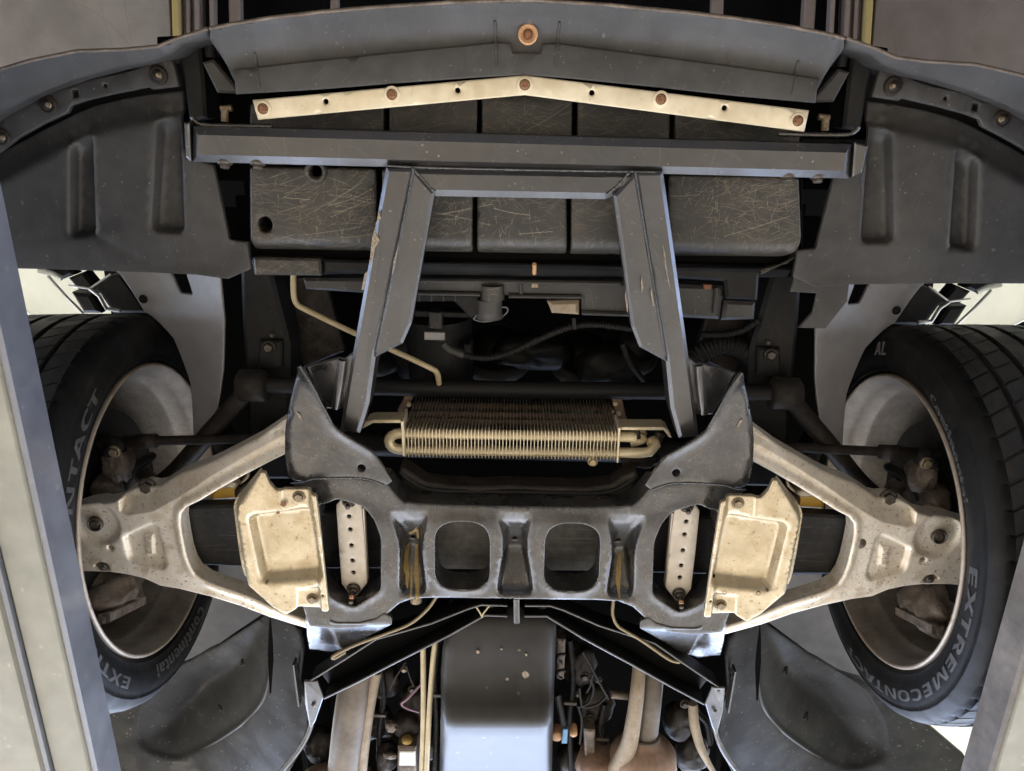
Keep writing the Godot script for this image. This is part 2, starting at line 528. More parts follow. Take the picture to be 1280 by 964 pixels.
	mat("orange_rust", skin(256, Color(0.32, 0.15, 0.06), Color(0.62, 0.42, 0.26), 0.06, 29), 0.7, 0.1, 30.0)
	mat("copper_tip", Color(0.45, 0.24, 0.13), 0.5, 0.4, 1.0, false)
	mat("fibreglass", skin(256, Color(0.80, 0.745, 0.60), Color(0.86, 0.81, 0.69), 0.01, 30), 0.6, 0.0, 2.0)
	(M.fibreglass as StandardMaterial3D).backlight_enabled = true
	(M.fibreglass as StandardMaterial3D).backlight = Color(0.9, 0.88, 0.8)
	mat("grey_panel", skin(512, Color(0.25, 0.25, 0.26), Color(0.37, 0.365, 0.37), 0.004, 31, [[70, 0.8, 2.2, g(0.4), 0.5]]), 0.5, 0.0, 2.0)
	mat("exhaust_steel", skin(512, Color(0.09, 0.075, 0.06), Color(0.18, 0.155, 0.13), 0.006, 33, [[60, 4, 22, Color(0.2, 0.11, 0.06), 0.35], [60, 1, 3, Color(0.1, 0.07, 0.05), 0.5]]), 0.48, 0.4, 3.0)
	mat("rusty_steel", skin(512, Color(0.17, 0.10, 0.065), Color(0.36, 0.26, 0.20), 0.008, 34, [[90, 3, 18, Color(0.22, 0.09, 0.04), 0.4]]), 0.55, 0.3, 3.0)
	mat("heat_wrap", skin(256, Color(0.20, 0.16, 0.11), Color(0.37, 0.31, 0.23), 0.02, 35, [[160, 0.7, 3, Color(0.16, 0.1, 0.05), 0.6]]), 0.6, 0.15, 4.0)
	mat("tan_line", skin(256, Color(0.34, 0.275, 0.15), Color(0.48, 0.41, 0.26), 0.02, 36, [[20, 1, 4, Color(0.2, 0.14, 0.08), 0.5]]), 0.5, 0.15, 5.0)
	mat("braid", Color(0.24, 0.19, 0.11), 0.4, 0.5, 1.0, false)
	mat("dark_fin", Color(0.34, 0.305, 0.24), 0.5, 0.3, 1.0, false)
	mat("hose", g(0.012), 0.5, 0.0, 1.0, false)
	mat("pan_paint", skin(512, g(0.014), Color(0.034, 0.033, 0.033), 0.004, 37, [[46, 1, 3.5, Color(0.55, 0.5, 0.44), 0.8], [40, 6, 20, g(0.09), 0.25]], [[16, 8, 30, g(0.02), 0.5, 0.2, 0.5, 0.04]]), 0.40, 0.0, 1.6)
	(M.pan_paint as StandardMaterial3D).metallic_specular = 0.36
	mat("composite_spring", skin(512, g(0.008), Color(0.026, 0.026, 0.027), 0.006, 38, [[200, 0.7, 2.5, g(0.15), 0.5]], [[160, 30, 120, Color(0.14, 0.13, 0.12), 0.45, 0.0, 0.05, 0.004]]), 0.55, 0.0, 2.6, true, 0.02, 0.08)
	mat("spring_face", skin(512, Color(0.03, 0.03, 0.029), Color(0.11, 0.105, 0.095), 0.006, 39, [[80, 1, 5, g(0.03), 0.6]], [[260, 40, 160, Color(0.03, 0.03, 0.03), 0.5, 0.0, 0.04, 0.004], [160, 40, 120, Color(0.26, 0.25, 0.22), 0.4, 0.0, 0.04, 0.004]]), 0.6, 0.0, 3.0)
	mat("amber", Color(0.55, 0.33, 0.04), 0.45, 0.0, 1.0, false)
	mat("yellow_mark", skin(256, Color(0.16, 0.105, 0.03), Color(0.42, 0.31, 0.12), 0.06, 40), 0.6, 0.0, 14.0)
	mat("scraped", skin(256, Color(0.10, 0.08, 0.06), Color(0.44, 0.36, 0.27), 0.06, 41, [[90, 1, 3, g(0.05), 0.7]]), 0.5, 0.2, 12.0)
	mat("runway_paint", skin(512, Color(0.09, 0.095, 0.11), Color(0.145, 0.153, 0.172), 0.005, 42, [[70, 1, 4, Color(0.38, 0.36, 0.33), 0.5], [30, 5, 20, Color(0.13, 0.13, 0.14), 0.4]], [[50, 6, 40, g(0.4), 0.3, 0.8, 1.0, 0.05]]), 0.42, 0.1, 1.5, true, 0.01, 0.1, 0.3)
	mat("runway_pale", skin(512, Color(0.20, 0.205, 0.175), Color(0.31, 0.31, 0.27), 0.004, 43, [[120, 1, 3.2, Color(0.5, 0.44, 0.34), 0.6], [30, 4, 16, Color(0.22, 0.2, 0.16), 0.3]]), 0.5, 0.1, 1.5)
	mat("runway_dirty", skin(512, Color(0.075, 0.065, 0.056), Color(0.17, 0.15, 0.13), 0.006, 44, [[60, 3, 18, Color(0.13, 0.09, 0.07), 0.5], [40, 1, 3, Color(0.4, 0.36, 0.3), 0.5]]), 0.55, 0.1, 1.8, true, 0.05, 0.1)
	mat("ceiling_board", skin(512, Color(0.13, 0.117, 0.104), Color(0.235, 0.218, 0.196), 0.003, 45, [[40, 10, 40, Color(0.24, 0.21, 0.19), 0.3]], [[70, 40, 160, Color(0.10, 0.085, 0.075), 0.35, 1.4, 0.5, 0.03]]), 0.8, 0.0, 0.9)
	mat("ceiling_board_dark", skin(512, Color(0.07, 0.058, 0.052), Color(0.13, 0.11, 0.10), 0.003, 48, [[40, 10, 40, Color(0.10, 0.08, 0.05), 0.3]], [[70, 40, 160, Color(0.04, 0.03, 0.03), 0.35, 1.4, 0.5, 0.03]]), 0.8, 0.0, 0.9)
	mat("board_edge", Color(0.27, 0.21, 0.075), 0.7, 0.0, 1.0, false)
	mat("track_metal", Color(0.15, 0.12, 0.105), 0.6, 0.2, 1.0, false)
	mat("concrete", skin(512, Color(0.17, 0.145, 0.112), Color(0.25, 0.218, 0.175), 0.004, 46, [[60, 6, 30, Color(0.3, 0.27, 0.22), 0.3]]), 0.8, 0.0, 0.35)
	mat("pale_concrete", skin(256, Color(0.30, 0.305, 0.32), Color(0.40, 0.405, 0.42), 0.01, 49), 0.85, 0.0, 0.35)
	mat("steel_bright", Color(0.55, 0.55, 0.54), 0.35, 0.5, 1.0, false)
	mat("silver_label", skin(256, g(0.10), g(0.5), 0.09, 47), 0.4, 0.2, 40.0)
	mat("blue_plastic", Color(0.10, 0.25, 0.42), 0.5, 0.0, 1.0, false)
	mat("purple_wire", Color(0.22, 0.13, 0.18), 0.5, 0.0, 1.0, false)
	mat("brass", Color(0.48, 0.34, 0.12), 0.35, 0.6, 1.0, false)
	for n in ["black_void", "dark_plastic", "hose", "rubber", "iron", "composite_spring"]:
		(M[n] as StandardMaterial3D).metallic_specular = {"black_void": 0.1, "dark_plastic": 0.32, "hose": 0.3, "rubber": 0.3, "iron": 0.35, "composite_spring": 0.35}[n]
	# the tray's lower face is scuffed by grass and gravel: a drawing of its own over the whole piece
	var S := skin(1024, Color(0.016, 0.016, 0.015), Color(0.044, 0.040, 0.033), 0.004, 51, [[900, 0.6, 1.8, Color(0.30, 0.25, 0.16), 0.6], [30, 10, 30, Color(0.10, 0.08, 0.055), 0.4]],
		[[5200, 8, 50, Color(0.24, 0.205, 0.145), 0.5, 0.0, 0.6, 0.03, 40], [4200, 5, 20, Color(0.30, 0.24, 0.15), 0.6, 1.2, 0.9, 0.10, 40], [240, 30, 130, Color(0.45, 0.39, 0.28), 0.75, 0.1, 0.4, 0.012, 6]])
	mat("scuffed_tray", S, 0.55, 0.0, 1.35, true, 0.01, 0.2, 0.4)

func _ready() -> void:
	rng.seed = 77
	var c := cos(TILT)
	var s := sin(TILT)
	ax_d = Vector3(0, c, -s)
	var u0 := Vector3(0, s, c)
	ax_r = Vector3.RIGHT * cos(ROLL) + u0 * sin(ROLL)
	ax_u = u0 * cos(ROLL) - Vector3.RIGHT * sin(ROLL)
	var cam := Camera3D.new()
	cam.name = "camera"
	cam.fov = rad_to_deg(2.0 * atan(482.0 / F))
	cam.near = 0.02
	cam.far = 300.0
	cam.transform = Transform3D(Basis(ax_r, ax_u, -ax_d), EYE)
	add_child(cam)
	cam.current = true
	var env := Environment.new()
	env.background_mode = Environment.BG_SKY
	var sky := Sky.new()
	var sm := ProceduralSkyMaterial.new()
	sm.sky_top_color = Color(0.86, 0.89, 0.94)
	sm.sky_horizon_color = Color(0.64, 0.77, 1.0)
	sm.sky_curve = 0.12
	sm.ground_bottom_color = Color(0.45, 0.43, 0.40)
	sm.ground_horizon_color = Color(0.6, 0.66, 0.75)
	sm.sky_energy_multiplier = 1.0
	sky.sky_material = sm
	env.sky = sky
	env.background_energy_multiplier = 1.0
	env.tonemap_mode = Environment.TONE_MAPPER_LINEAR
	env.tonemap_exposure = 14.0
	env.sdfgi_enabled = true
	env.ssao_enabled = true
	env.ssil_enabled = true
	var we := WorldEnvironment.new()
	we.name = "world_environment"
	we.environment = env
	add_child(we)
	var sun := DirectionalLight3D.new()
	sun.name = "sun"
	sun.light_energy = 0.35
	sun.light_angular_distance = 12.0
	sun.light_color = Color(1.0, 0.93, 0.82)
	sun.shadow_enabled = true
	sun.rotation_degrees = Vector3(-38, 205, 0)
	add_child(sun)
	materials()
	setting()
	car = node(self, "car", "dark sports car seen from below, raised on the lift with its front suspension exposed")
	car.set_meta("category", "car")
	body()
	fascia()
	front_frame()
	tray()
	bay()
	cooler()
	crossmember()
	for k in 2:
		flip = k == 1
		side(k)
	flip = false
	rear()
	wheels()

func structure(n: String, st: SurfaceTool, m: Material, label: String, category: String) -> MeshInstance3D:
	var o := put(self, n, st, m, label)
	o.set_meta("kind", "structure")
	o.set_meta("category", category)
	return o

func setting() -> void:
	var st := begin()
	quad(st, Vector3(-60, -2.2, -60), Vector3(60, -2.2, -60), Vector3(60, -2.2, 60), Vector3(-60, -2.2, 60))
	structure("ground", st, M.concrete, "dark floor far below the raised car", "ground")
	st = begin()
	quad(st, Vector3(-60, -2.196, -60), Vector3(60, -2.196, -60), Vector3(60, -2.196, -2.6), Vector3(-60, -2.196, -2.6))
	structure("driveway", st, M.pale_concrete, "grey concrete driveway behind the garage", "driveway")
	# the lift: two runways on cross beams between four posts
	var lift := node(self, "car_lift", "grey painted car lift, its two runways along the left and right edges under the tyres")
	lift.set_meta("category", "car lift")
	for k in 2:
		var sgn := -1.0 if k == 0 else 1.0
		var xi: float = (at(163, 964, 0).x + at(0, 280, 0).x) * 0.5 if k == 0 else (at(1195, 964, 0).x + at(1275, 700, 0).x) * 0.5
		var yb := -0.054
		var ze := 2.4 if k == 0 else 2.4
		var rw := node(lift, "runway", "clean grey-blue left runway with pale underside" if k == 0 else "right runway with brown dirt on its inner face")
		var t := begin()
		bar(t, Vector3(xi + sgn * 0.26, -0.008, -3.4), Vector3(xi + sgn * 0.26, -0.008, ze), 0.51, 0.0075, 0.001)
		put(rw, "deck", t, M.runway_paint)
		t = begin()
		bar(t, Vector3(xi + sgn * 0.004, yb, -3.4), Vector3(xi + sgn * 0.004, yb, ze), 0.008, -yb, 0.003)
		put(rw, "inner_side_rail", t, M.runway_paint if k == 0 else M.runway_dirty)
		t = begin()
		bar(t, Vector3(xi + sgn * 0.034, yb + 0.001, -3.4), Vector3(xi + sgn * 0.034, yb + 0.001, ze), 0.050, 0.008, 0.0035)
		put(rw, "lower_flange", t, M.runway_pale)
		t = begin()
		bar(t, Vector3(xi + sgn * 0.0615, yb - 0.006, -3.4), Vector3(xi + sgn * 0.0615, yb - 0.006, ze), 0.006, 0.04, 0.002)
		put(rw, "flange_lip", t, M.runway_paint)
		t = begin()
		bar(t, Vector3(xi + sgn * 0.29, yb + 0.006, -3.4), Vector3(xi + sgn * 0.29, yb + 0.006, ze), 0.43, 0.012, 0.004)
		put(rw, "underside_panel", t, M.runway_pale)
		t = begin()
		bar(t, Vector3(xi + sgn * 0.51, yb, -3.4), Vector3(xi + sgn * 0.51, yb, ze), 0.008, 0.055, 0.003)
		put(rw, "outer_side_rail", t, M.runway_paint)
		for z in [-3.2, 2.2]:
			t = begin()
			bar(t, Vector3(sgn * 1.75, -2.2, z), Vector3(sgn * 1.75, 0.6, z), 0.16, 0.16, 0.01, Vector3(0, 0, 1))
			put(lift, "post", t, M.runway_paint)
	for z in [-3.2, 2.2]:
		st = begin()
		bar(st, Vector3(-1.75, -0.22, z), Vector3(1.75, -0.22, z), 0.14, 0.165, 0.01)
		put(lift, "cross_beam", st, M.runway_paint)
	# the roof over the front of the bay
	for k in 2:
		flip = k == 1
		st = begin()
		slab(st, pts([-260, -120, 206, -120, 214, 60, 214, 130, -260, 130], 1.35), 0.02, 0.002)
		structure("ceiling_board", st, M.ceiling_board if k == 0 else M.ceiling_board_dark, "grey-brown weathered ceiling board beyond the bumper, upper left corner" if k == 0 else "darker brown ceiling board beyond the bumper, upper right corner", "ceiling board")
		st = begin()
		bar(st, at(215, -120, 1.345), at(222, 130, 1.345), 0.018, 0.03, 0.003)
		structure("board_trim", st, M.board_edge, "yellowed edge trim of the left ceiling board" if k == 0 else "yellowed edge trim of the right ceiling board", "trim")
		st = begin()
		for q in [[232, 8.0], [243, 20.0]]:
			bar(st, at(q[0], -120, 1.36), at(q[0] + 4, 130, 1.36), 0.012, 0.05, 0.003)
		bar(st, at(238, -120, 1.375), at(243, 130, 1.375), 0.05, 0.01, 0.003)
		bar(st, at(262, -120, 1.37), at(266, 130, 1.37), 0.012, 0.03, 0.003)
		bar(st, at(289, -120, 1.4), at(296, 130, 1.4), 0.03, 0.03, 0.003)
		structure("ceiling_track", st, M.track_metal, "brown metal track beside the left ceiling board" if k == 0 else "brown metal track beside the right ceiling board", "track")
	flip = false
	st = begin()
	bar(st, at(416, -120, 1.44), at(418, 60, 1.44), 0.02, 0.03, 0.003)
	bar(st, at(901, -120, 1.44), at(896, 60, 1.44), 0.03, 0.03, 0.003)
	structure("ceiling_rod", st, M.track_metal, "thin dark rods hanging in the black gap above the bumper", "rod")
	for q in [[Vector3(0, -0.35, 3.4), Vector3(5.2, 3.7, 0.1)], [Vector3(-2.6, -0.35, 2.1), Vector3(0.1, 3.7, 2.5)], [Vector3(2.6, -0.35, 2.1), Vector3(0.1, 3.7, 2.5)]]:
		st = begin()
		box(st, q[0], q[1])
		structure("garage_wall", st, M.ceiling_board, "board wall of the garage ahead of the car", "wall")
	for x in [-2.5, 2.5]:
		st = begin()
		bar(st, Vector3(x, -2.2, -1.5), Vector3(x, 1.53, -1.5), 0.12, 0.12, 0.01, Vector3(0, 0, 1))
		structure("roof_post", st, M.ceiling_board, "post carrying the open side of the roof", "post")
	st = begin()
	box(st, Vector3(0, 1.56, 0.9), Vector3(5.2, 0.06, 5.0))
	structure("ceiling", st, M.black_void, "black roof over the front of the car", "ceiling")

func both(a: Array, y: float) -> PackedVector2Array:
	var o := flat(a, y)
	for i in range(o.size() - 1, -1, -1):
		if absf(o[i].x - MX) > 0.004: o.append(Vector2(2 * MX - o[i].x, o[i].y))
	return o

# bonnet, wings and floor: what closes the car above and at its sides
func body() -> void:
	var b := node(car, "body")
	var st := begin()
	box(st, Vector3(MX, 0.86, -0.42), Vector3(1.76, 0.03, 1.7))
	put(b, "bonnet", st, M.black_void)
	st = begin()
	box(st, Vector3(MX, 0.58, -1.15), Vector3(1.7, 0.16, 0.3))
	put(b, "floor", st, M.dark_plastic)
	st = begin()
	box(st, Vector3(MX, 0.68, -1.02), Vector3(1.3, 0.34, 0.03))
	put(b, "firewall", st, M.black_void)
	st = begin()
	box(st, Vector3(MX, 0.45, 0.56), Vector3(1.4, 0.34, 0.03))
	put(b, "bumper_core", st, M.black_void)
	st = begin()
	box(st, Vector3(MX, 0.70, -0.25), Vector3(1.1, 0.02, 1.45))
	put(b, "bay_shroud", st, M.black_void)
	for k in 2:
		flip = k == 1
		var x := -0.915
		if flip: x = 2 * MX + 0.915
		# the wing in upright plane x: outline in z, y with the wheel arch cut out
		var o := PackedVector2Array()
		for i in 21:
			var a := PI * i / 20.0 - 0.25 * (1 - i / 10.0)
			o.append(Vector2(cos(a) * 0.355, 0.33 + sin(a) * 0.355))
		o.append_array(PackedVector2Array([Vector2(-0.42, 0.14), Vector2(-0.95, 0.14), Vector2(-0.95, 0.845), Vector2(0.45, 0.845), Vector2(0.46, 0.5), Vector2(0.44, 0.2)]))
		st = begin()
		sheet(st, o, [], 0.0, 0.06, 0.004, 0.001, Rect2(), Transform3D(Basis(Vector3(0, 0, 1), Vector3(-1 if k == 0 else 1, 0, 0), Vector3(0, 1, 0)), Vector3(x, 0, 0)))
		put(b, "wing", st, M.fibreglass, "cream inner face of the left wing seen through the wheel arch" if k == 0 else "cream inner face of the right wing seen through the wheel arch")
		# inner arch panel between wheel and engine bay
		st = begin()
		var xi := -0.46 if k == 0 else 2 * MX + 0.46
		box(st, Vector3(xi, 0.66, -0.2), Vector3(0.012, 0.36, 1.5))
		put(b, "inner_arch", st, M.black_void)
	flip = false

func skin_up(f: Node3D, edge: Array) -> void:      # the bumper's outer skin rising from its lip
	var st := begin()
	st.set_smooth_group(5)
	for i in edge.size() - 1:
		var a: Vector3 = edge[i]
		var b: Vector3 = edge[i + 1]
		for j in 5:
			var lo := Vector3(0, 0.10 * j, -0.003 * j * j)
			var hi := Vector3(0, 0.10 * (j + 1), -0.003 * (j + 1) * (j + 1))
			quad(st, a + lo, b + lo, b + hi, a + hi)
	put(f, "bumper_skin", st, M.liner_plastic)

func fascia() -> void:
	var f := node(car, "front_fascia", "black plastic underside of the front bumper with a bluish rounded lip")
	var lip := [648, 0, 560, 3, 456, 10, 400, 15, 340, 22, 285, 31, 262, 36]
	var y := 0.155
	var yl := 0.124
	var out := both([268, 50, 298, 113, 400, 104, 500, 95, 600, 88, 655, 85], y)
	var lp := flat(lip, yl)
	var lo2 := lp.duplicate()
	lo2.append_array(out)
	for i in range(lp.size() - 1, -1, -1):
		if absf(lp[i].x - MX) > 0.004: lo2.append(Vector2(2 * MX - lp[i].x, lp[i].y))
	out = lo2
	var full := lp.duplicate()
	full.reverse()
	for p in lp: full.append(Vector2(2 * MX - p.x, p.y))
	var low := both([655, 54, 646, 54, 643, 66, 636, 66, 634, 54, 620, 53, 500, 65, 400, 75, 293, 87, 280, 100, 280, 140, 655, 120], y)
	low = both([656, 66, 641, 66, 639, 54, 620, 53, 500, 65, 400, 75, 293, 87, 296, 118, 400, 112, 500, 104, 600, 97, 655, 94], y)
	var slits := []
	for q in [[[618, 27, 620, 27, 622, 83, 620, 83]], [[318, 66, 320, 66, 327, 109, 325, 109]]]:
		var s := flat(q[0], y)
		slits.append(s)
		var m := PackedVector2Array()
		for p in s: m.append(Vector2(2 * MX - p.x, p.y))
		slits.append(m)
	var st := begin()
	var shape := func(p: Vector2) -> float:
		var d := near(p, full, false)
		var h := y - (y - yl) * pow(maxf(0.0, 1.0 - d / 0.038), 1.5)
		return h
	sheet(st, out, [], shape, 0.0075, 0.09, 0.002)
	put(f, "lower_panel", st, M.liner_plastic)
	st = begin()
	sheet(st, low, [], func(p: Vector2) -> float: return (shape.call(p) as float) - 0.005, 0.016, 0.006, 0.002)
	put(f, "stepped_band", st, M.liner_plastic)
	for s in slits:
		st = begin()
		var a := (s[0] as Vector2).lerp(s[1], 0.5)
		var b := (s[2] as Vector2).lerp(s[3], 0.5)
		var rp := []
		for i in 9:
			var q := a.lerp(b, i / 8.0)
			rp.append(Vector3(q.x, (shape.call(q) as float) - (0.0052 if Geometry2D.is_point_in_polygon(q, low) else 0.0002), q.y))
		tube(st, rp, 0.0017, 8)
		put(f, "upright_rib", st, M.liner_plastic)
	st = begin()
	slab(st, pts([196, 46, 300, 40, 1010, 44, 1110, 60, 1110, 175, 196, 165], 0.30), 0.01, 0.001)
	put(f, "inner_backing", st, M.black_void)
	st = begin()
	var edge := []
	for p in full: edge.append(Vector3(p.x, yl - 0.0005, p.y))
	tube(st, edge, 0.0022, 6)
	put(f, "lip_edge", st, M.dirty_casting, "dusty thin edge of the bumper lip")
	skin_up(f, edge)
	st = begin()
	var sp := at(660, 43, y - 0.004)
	lathe(st, Vector3(sp.x, (shape.call(v2(sp)) as float) - 0.006, sp.z), Vector3.DOWN, [Vector2(-0.01, 0.0115), Vector2(0.001, 0.0115), Vector2(0.002, 0.0095), Vector2(-0.001, 0.007), Vector2(-0.001, 0.0001)], 24)
	put(f, "washer", st, M.orange_rust, "rusted round washer in the middle of the bumper panel")
	bolt(f, Vector3(sp.x, (shape.call(v2(sp)) as float) - 0.005, sp.z), 0.0048, M.rust, Vector3.DOWN, 0.0, "screw")
	for k in 2:
		flip = k == 1
		# side part of the fascia with its groove
		var band := flat([-160, 158, -60, 118, 0, 88, 40, 76, 100, 64, 160, 62, 200, 58, 222, 49, 262, 36], 0.14)
		band.append_array(flat([268, 50, 236, 58, 222, 68, 190, 78, 150, 85, 100, 98, 60, 112, 30, 126, 0, 142, -60, 180, -160, 250], 0.165))
		var lipb := flat([-160, 158, -60, 118, 0, 88, 40, 76, 100, 64, 160, 62, 200, 58, 222, 49, 262, 36], 0.14)
		st = begin()
		sheet(st, band, [], func(p: Vector2) -> float:
			var d := near(p, lipb, false)
			return 0.165 - 0.03 * pow(maxf(0.0, 1 - d / 0.034), 1.6) + 0.016 * smoothstep(0.030, 0.040, d), 0.008, 0.08, 0.002)
		put(f, "side_panel", st, M.liner_plastic)
		st = begin()
		edge = []
		for p in lipb: edge.append(Vector3(p.x, 0.1345, p.y))
		tube(st, edge, 0.002, 6)
		put(f, "lip_edge", st, M.dirty_casting)
		skin_up(f, edge)
		st = begin()
		slab(st, pts([222, 66, 236, 58, 250, 54, 254, 92, 258, 148, 236, 152, 230, 108], 0.20), 0.05, 0.004)
		put(f, "bracket", st, M.dark_plastic)
		st = begin()
		slab(st, pts([252, 78, 266, 74, 299, 114, 292, 117, 271, 116], 0.19), 0.02, 0.003)
		put(f, "brace_plate", st, M.liner_plastic)
		st = begin()
		slab(st, pts([-220, 150, 0, 102, 120, 80, 230, 66, 230, 130, 120, 140, 0, 210, -220, 360], 0.235), 0.01, 0.001)
		put(f, "groove_backing", st, M.dark_plastic)
		st = begin()
		tube(st, [at(262, 50, 0.2), at(264, 72, 0.2)], 0.007, 10)
		put(f, "post", st, M.dark_plastic)
		st = begin()
		tube(st, [at(276, 136, 0.19), at(290, 135, 0.19)], 0.004, 10)
		tube(st, [at(281, 136, 0.188), at(281, 152, 0.188)], 0.005, 10)
		put(f, "clip_bolt", st, M.bolt_steel)
		st = begin()
		tube(st, [at(240, 146, 0.16), at(246, 153, 0.16), at(262, 157, 0.16), at(340, 158, 0.16)], 0.003, 8, 3)
		put(f, "retaining_wire", st, M.frame_paint)
	flip = false
	# bright V-shaped strip screwed on under the bumper
	var s := node(car, "mounting_strip", "pale gold V-shaped metal strip with five rusty bolts under the bumper")
	st = begin()
	var so := flat([315, 125, 656, 94, 1012, 138, 1006, 165, 656, 119, 322, 150], 0.150)
	var holes := []
	for q in [[407, 127], [572, 113], [740, 116], [906, 135]]: holes.append(circle(v2(at(q[0], q[1], 0.150)), 0.0032, 12))
	sheet(st, so, holes, 0.150, 0.014, 0.003, 0.0018)
	put(s, "strip", st, M.bare_strip)
	st = begin()
	slab(st, pts([318, 128, 656, 97, 1009, 141, 1004, 162, 656, 117, 324, 148], 0.1545), 0.006, 0.001)
	put(s, "backing", st, M.black_void)
	for q in [[329, 136, 0], [490, 118, 1], [656, 106, 1], [826, 124, 1], [997, 151, 0]]:
		var p := at(q[0], q[1], 0.150)
		st = begin()
		lathe(st, p, Vector3.DOWN, [Vector2(-0.001, 0.0098), Vector2(0.0012, 0.0098), Vector2(0.0016, 0.009), Vector2(0.0016, 0.0001)], 22)
		put(s, "washer", st, M.bare_strip)
		bolt(s, p + Vector3(0, -0.0014, 0), 0.0052, M.rust)

func patch(parent: Node, n: String, px: Array, y: float, m: Material, lift := 0.0006, label := "") -> void:
	var st := begin()
	var o := pts(px, y)
	for i in o.size(): o[i] = o[i] - Vector3(0, lift, 0)
	slab(st, o, lift * 0.8, lift * 0.3)
	put(parent, n, st, m, label)

# the welded frame of square tube between bumper and crossmember
func front_frame() -> void:
	var f := node(car, "welded_front_frame", "black welded frame of square tubes between bumper and crossmember")
	var y := 0.14
	var st := begin()
	var a := at(238, 178.5, y)
	var b := at(1066, 200, y)
	slab(st, [at(238, 158, y), at(1068, 181, y), at(1064, 224, y), at(238, 203, y)], 0.048, 0.0095)
	put(f, "cross_tube", st, M.black_paint)
	st = begin()
	slab(st, pts([229, 153, 236, 154, 238, 202, 232, 196], y + 0.003), 0.045, 0.002)
	put(f, "end_plate", st, M.black_paint)
	st = begin()
	slab(st, pts([1069, 178, 1086, 182, 1078, 216, 1066, 222], y + 0.004), 0.045, 0.002)
	put(f, "end_plate", st, M.black_paint)
	for q in [[281, 207], [322, 208], [985, 224], [1022, 225]]:
		bolt(f, at(q[0], q[1] - 3, y + 0.012), 0.0072, M.dark_bolt, Vector3(0, -0.35, -1).normalized())
	st = begin()
	slab(st, [at(484, 208, y - 0.002), at(820, 214, y - 0.002), at(814, 228, y - 0.002), at(757, 250, y - 0.002), at(543, 246, y - 0.002), at(480, 224, y - 0.002)], 0.046, 0.0085)
	put(f, "inner_cross_tube", st, M.black_paint)
	st = begin()
	weld(st, [at(484, 207, y - 0.001), at(520, 209, y - 0.001), at(640, 212, y - 0.001), at(818, 215, y - 0.001)], 0.0016)
	weld(st, [at(516, 211, y - 0.002), at(530, 226, y - 0.002), at(543, 240, y - 0.002)], 0.0022)
	weld(st, [at(785, 217, y - 0.002), at(772, 232, y - 0.002), at(758, 243, y - 0.002)], 0.0022)
	put(f, "weld", st, M.frame_paint)
	for k in 2:
		flip = k == 1
		st = begin()
		slab(st, pts3([482, 209, y - 0.004, 519, 210, y - 0.004, 470, 440, y + 0.01, 461, 505, y + 0.014, 449, 543, y + 0.016, 424, 541, y + 0.016, 434, 480, y + 0.013, 441, 440, y + 0.01]), 0.045, 0.005)
		put(f, "rail", st, M.black_paint)
		st = begin()
		slab(st, pts3([516, 210, y - 0.005, 543, 241, y - 0.005, 514, 405, y + 0.007, 503, 430, y + 0.009, 467, 448, y + 0.010]), 0.02, 0.004)
		put(f, "rail_flange", st, M.black_paint)
		st = begin()
		weld(st, [at(517, 212, y - 0.006), at(495, 320, y + 0.0), at(470, 440, y + 0.008)], 0.0013)
		put(f, "seam", st, M.frame_paint)
		st = begin()
		slab(st, pts3([382, 458, 0.168, 424, 447, 0.162, 432, 448, 0.160, 442, 440, 0.158, 440, 480, 0.158, 432, 511, 0.162, 420, 512, 0.164, 408, 511, 0.168, 395, 488, 0.168]), 0.006, 0.002)
		put(f, "gusset", st, M.frame_paint)
		st = begin()
		tube(st, [at(428, 450, 0.158), at(424, 480, 0.158), at(419, 510, 0.160)], 0.006, 8, 4)
		put(f, "weld_bead", st, M.frame_paint)
	flip = false
	patch(f, "scrape", [474, 262, 477, 272, 471, 278, 470, 290, 475, 300, 469, 310, 467, 322, 462, 332, 465, 300], y + 0.001, M.scraped, 0.003)
	patch(f, "scrape", [498, 306, 496, 320, 493, 336, 490, 344, 492, 326], y - 0.001, M.scraped, 0.0026)
	patch(f, "scrape", [456, 342, 460, 338, 455, 362, 452, 362], y + 0.004, M.scraped, 0.0028)
	patch(f, "scrape", [827, 300, 831, 316, 834, 340, 838, 362, 835, 352, 831, 332], y + 0.002, M.scraped, 0.0028)
	patch(f, "scrape", [802, 344, 804, 360, 802, 366, 801, 352], y - 0.001, M.scraped, 0.0028)
	patch(f, "scrape", [814, 360, 818, 382, 816, 382, 813, 366], y + 0.001, M.scraped, 0.0028)
	patch(f, "scrape", [782, 362, 785, 384, 784, 392, 781, 370], y + 0.002, M.scraped, 0.0028)

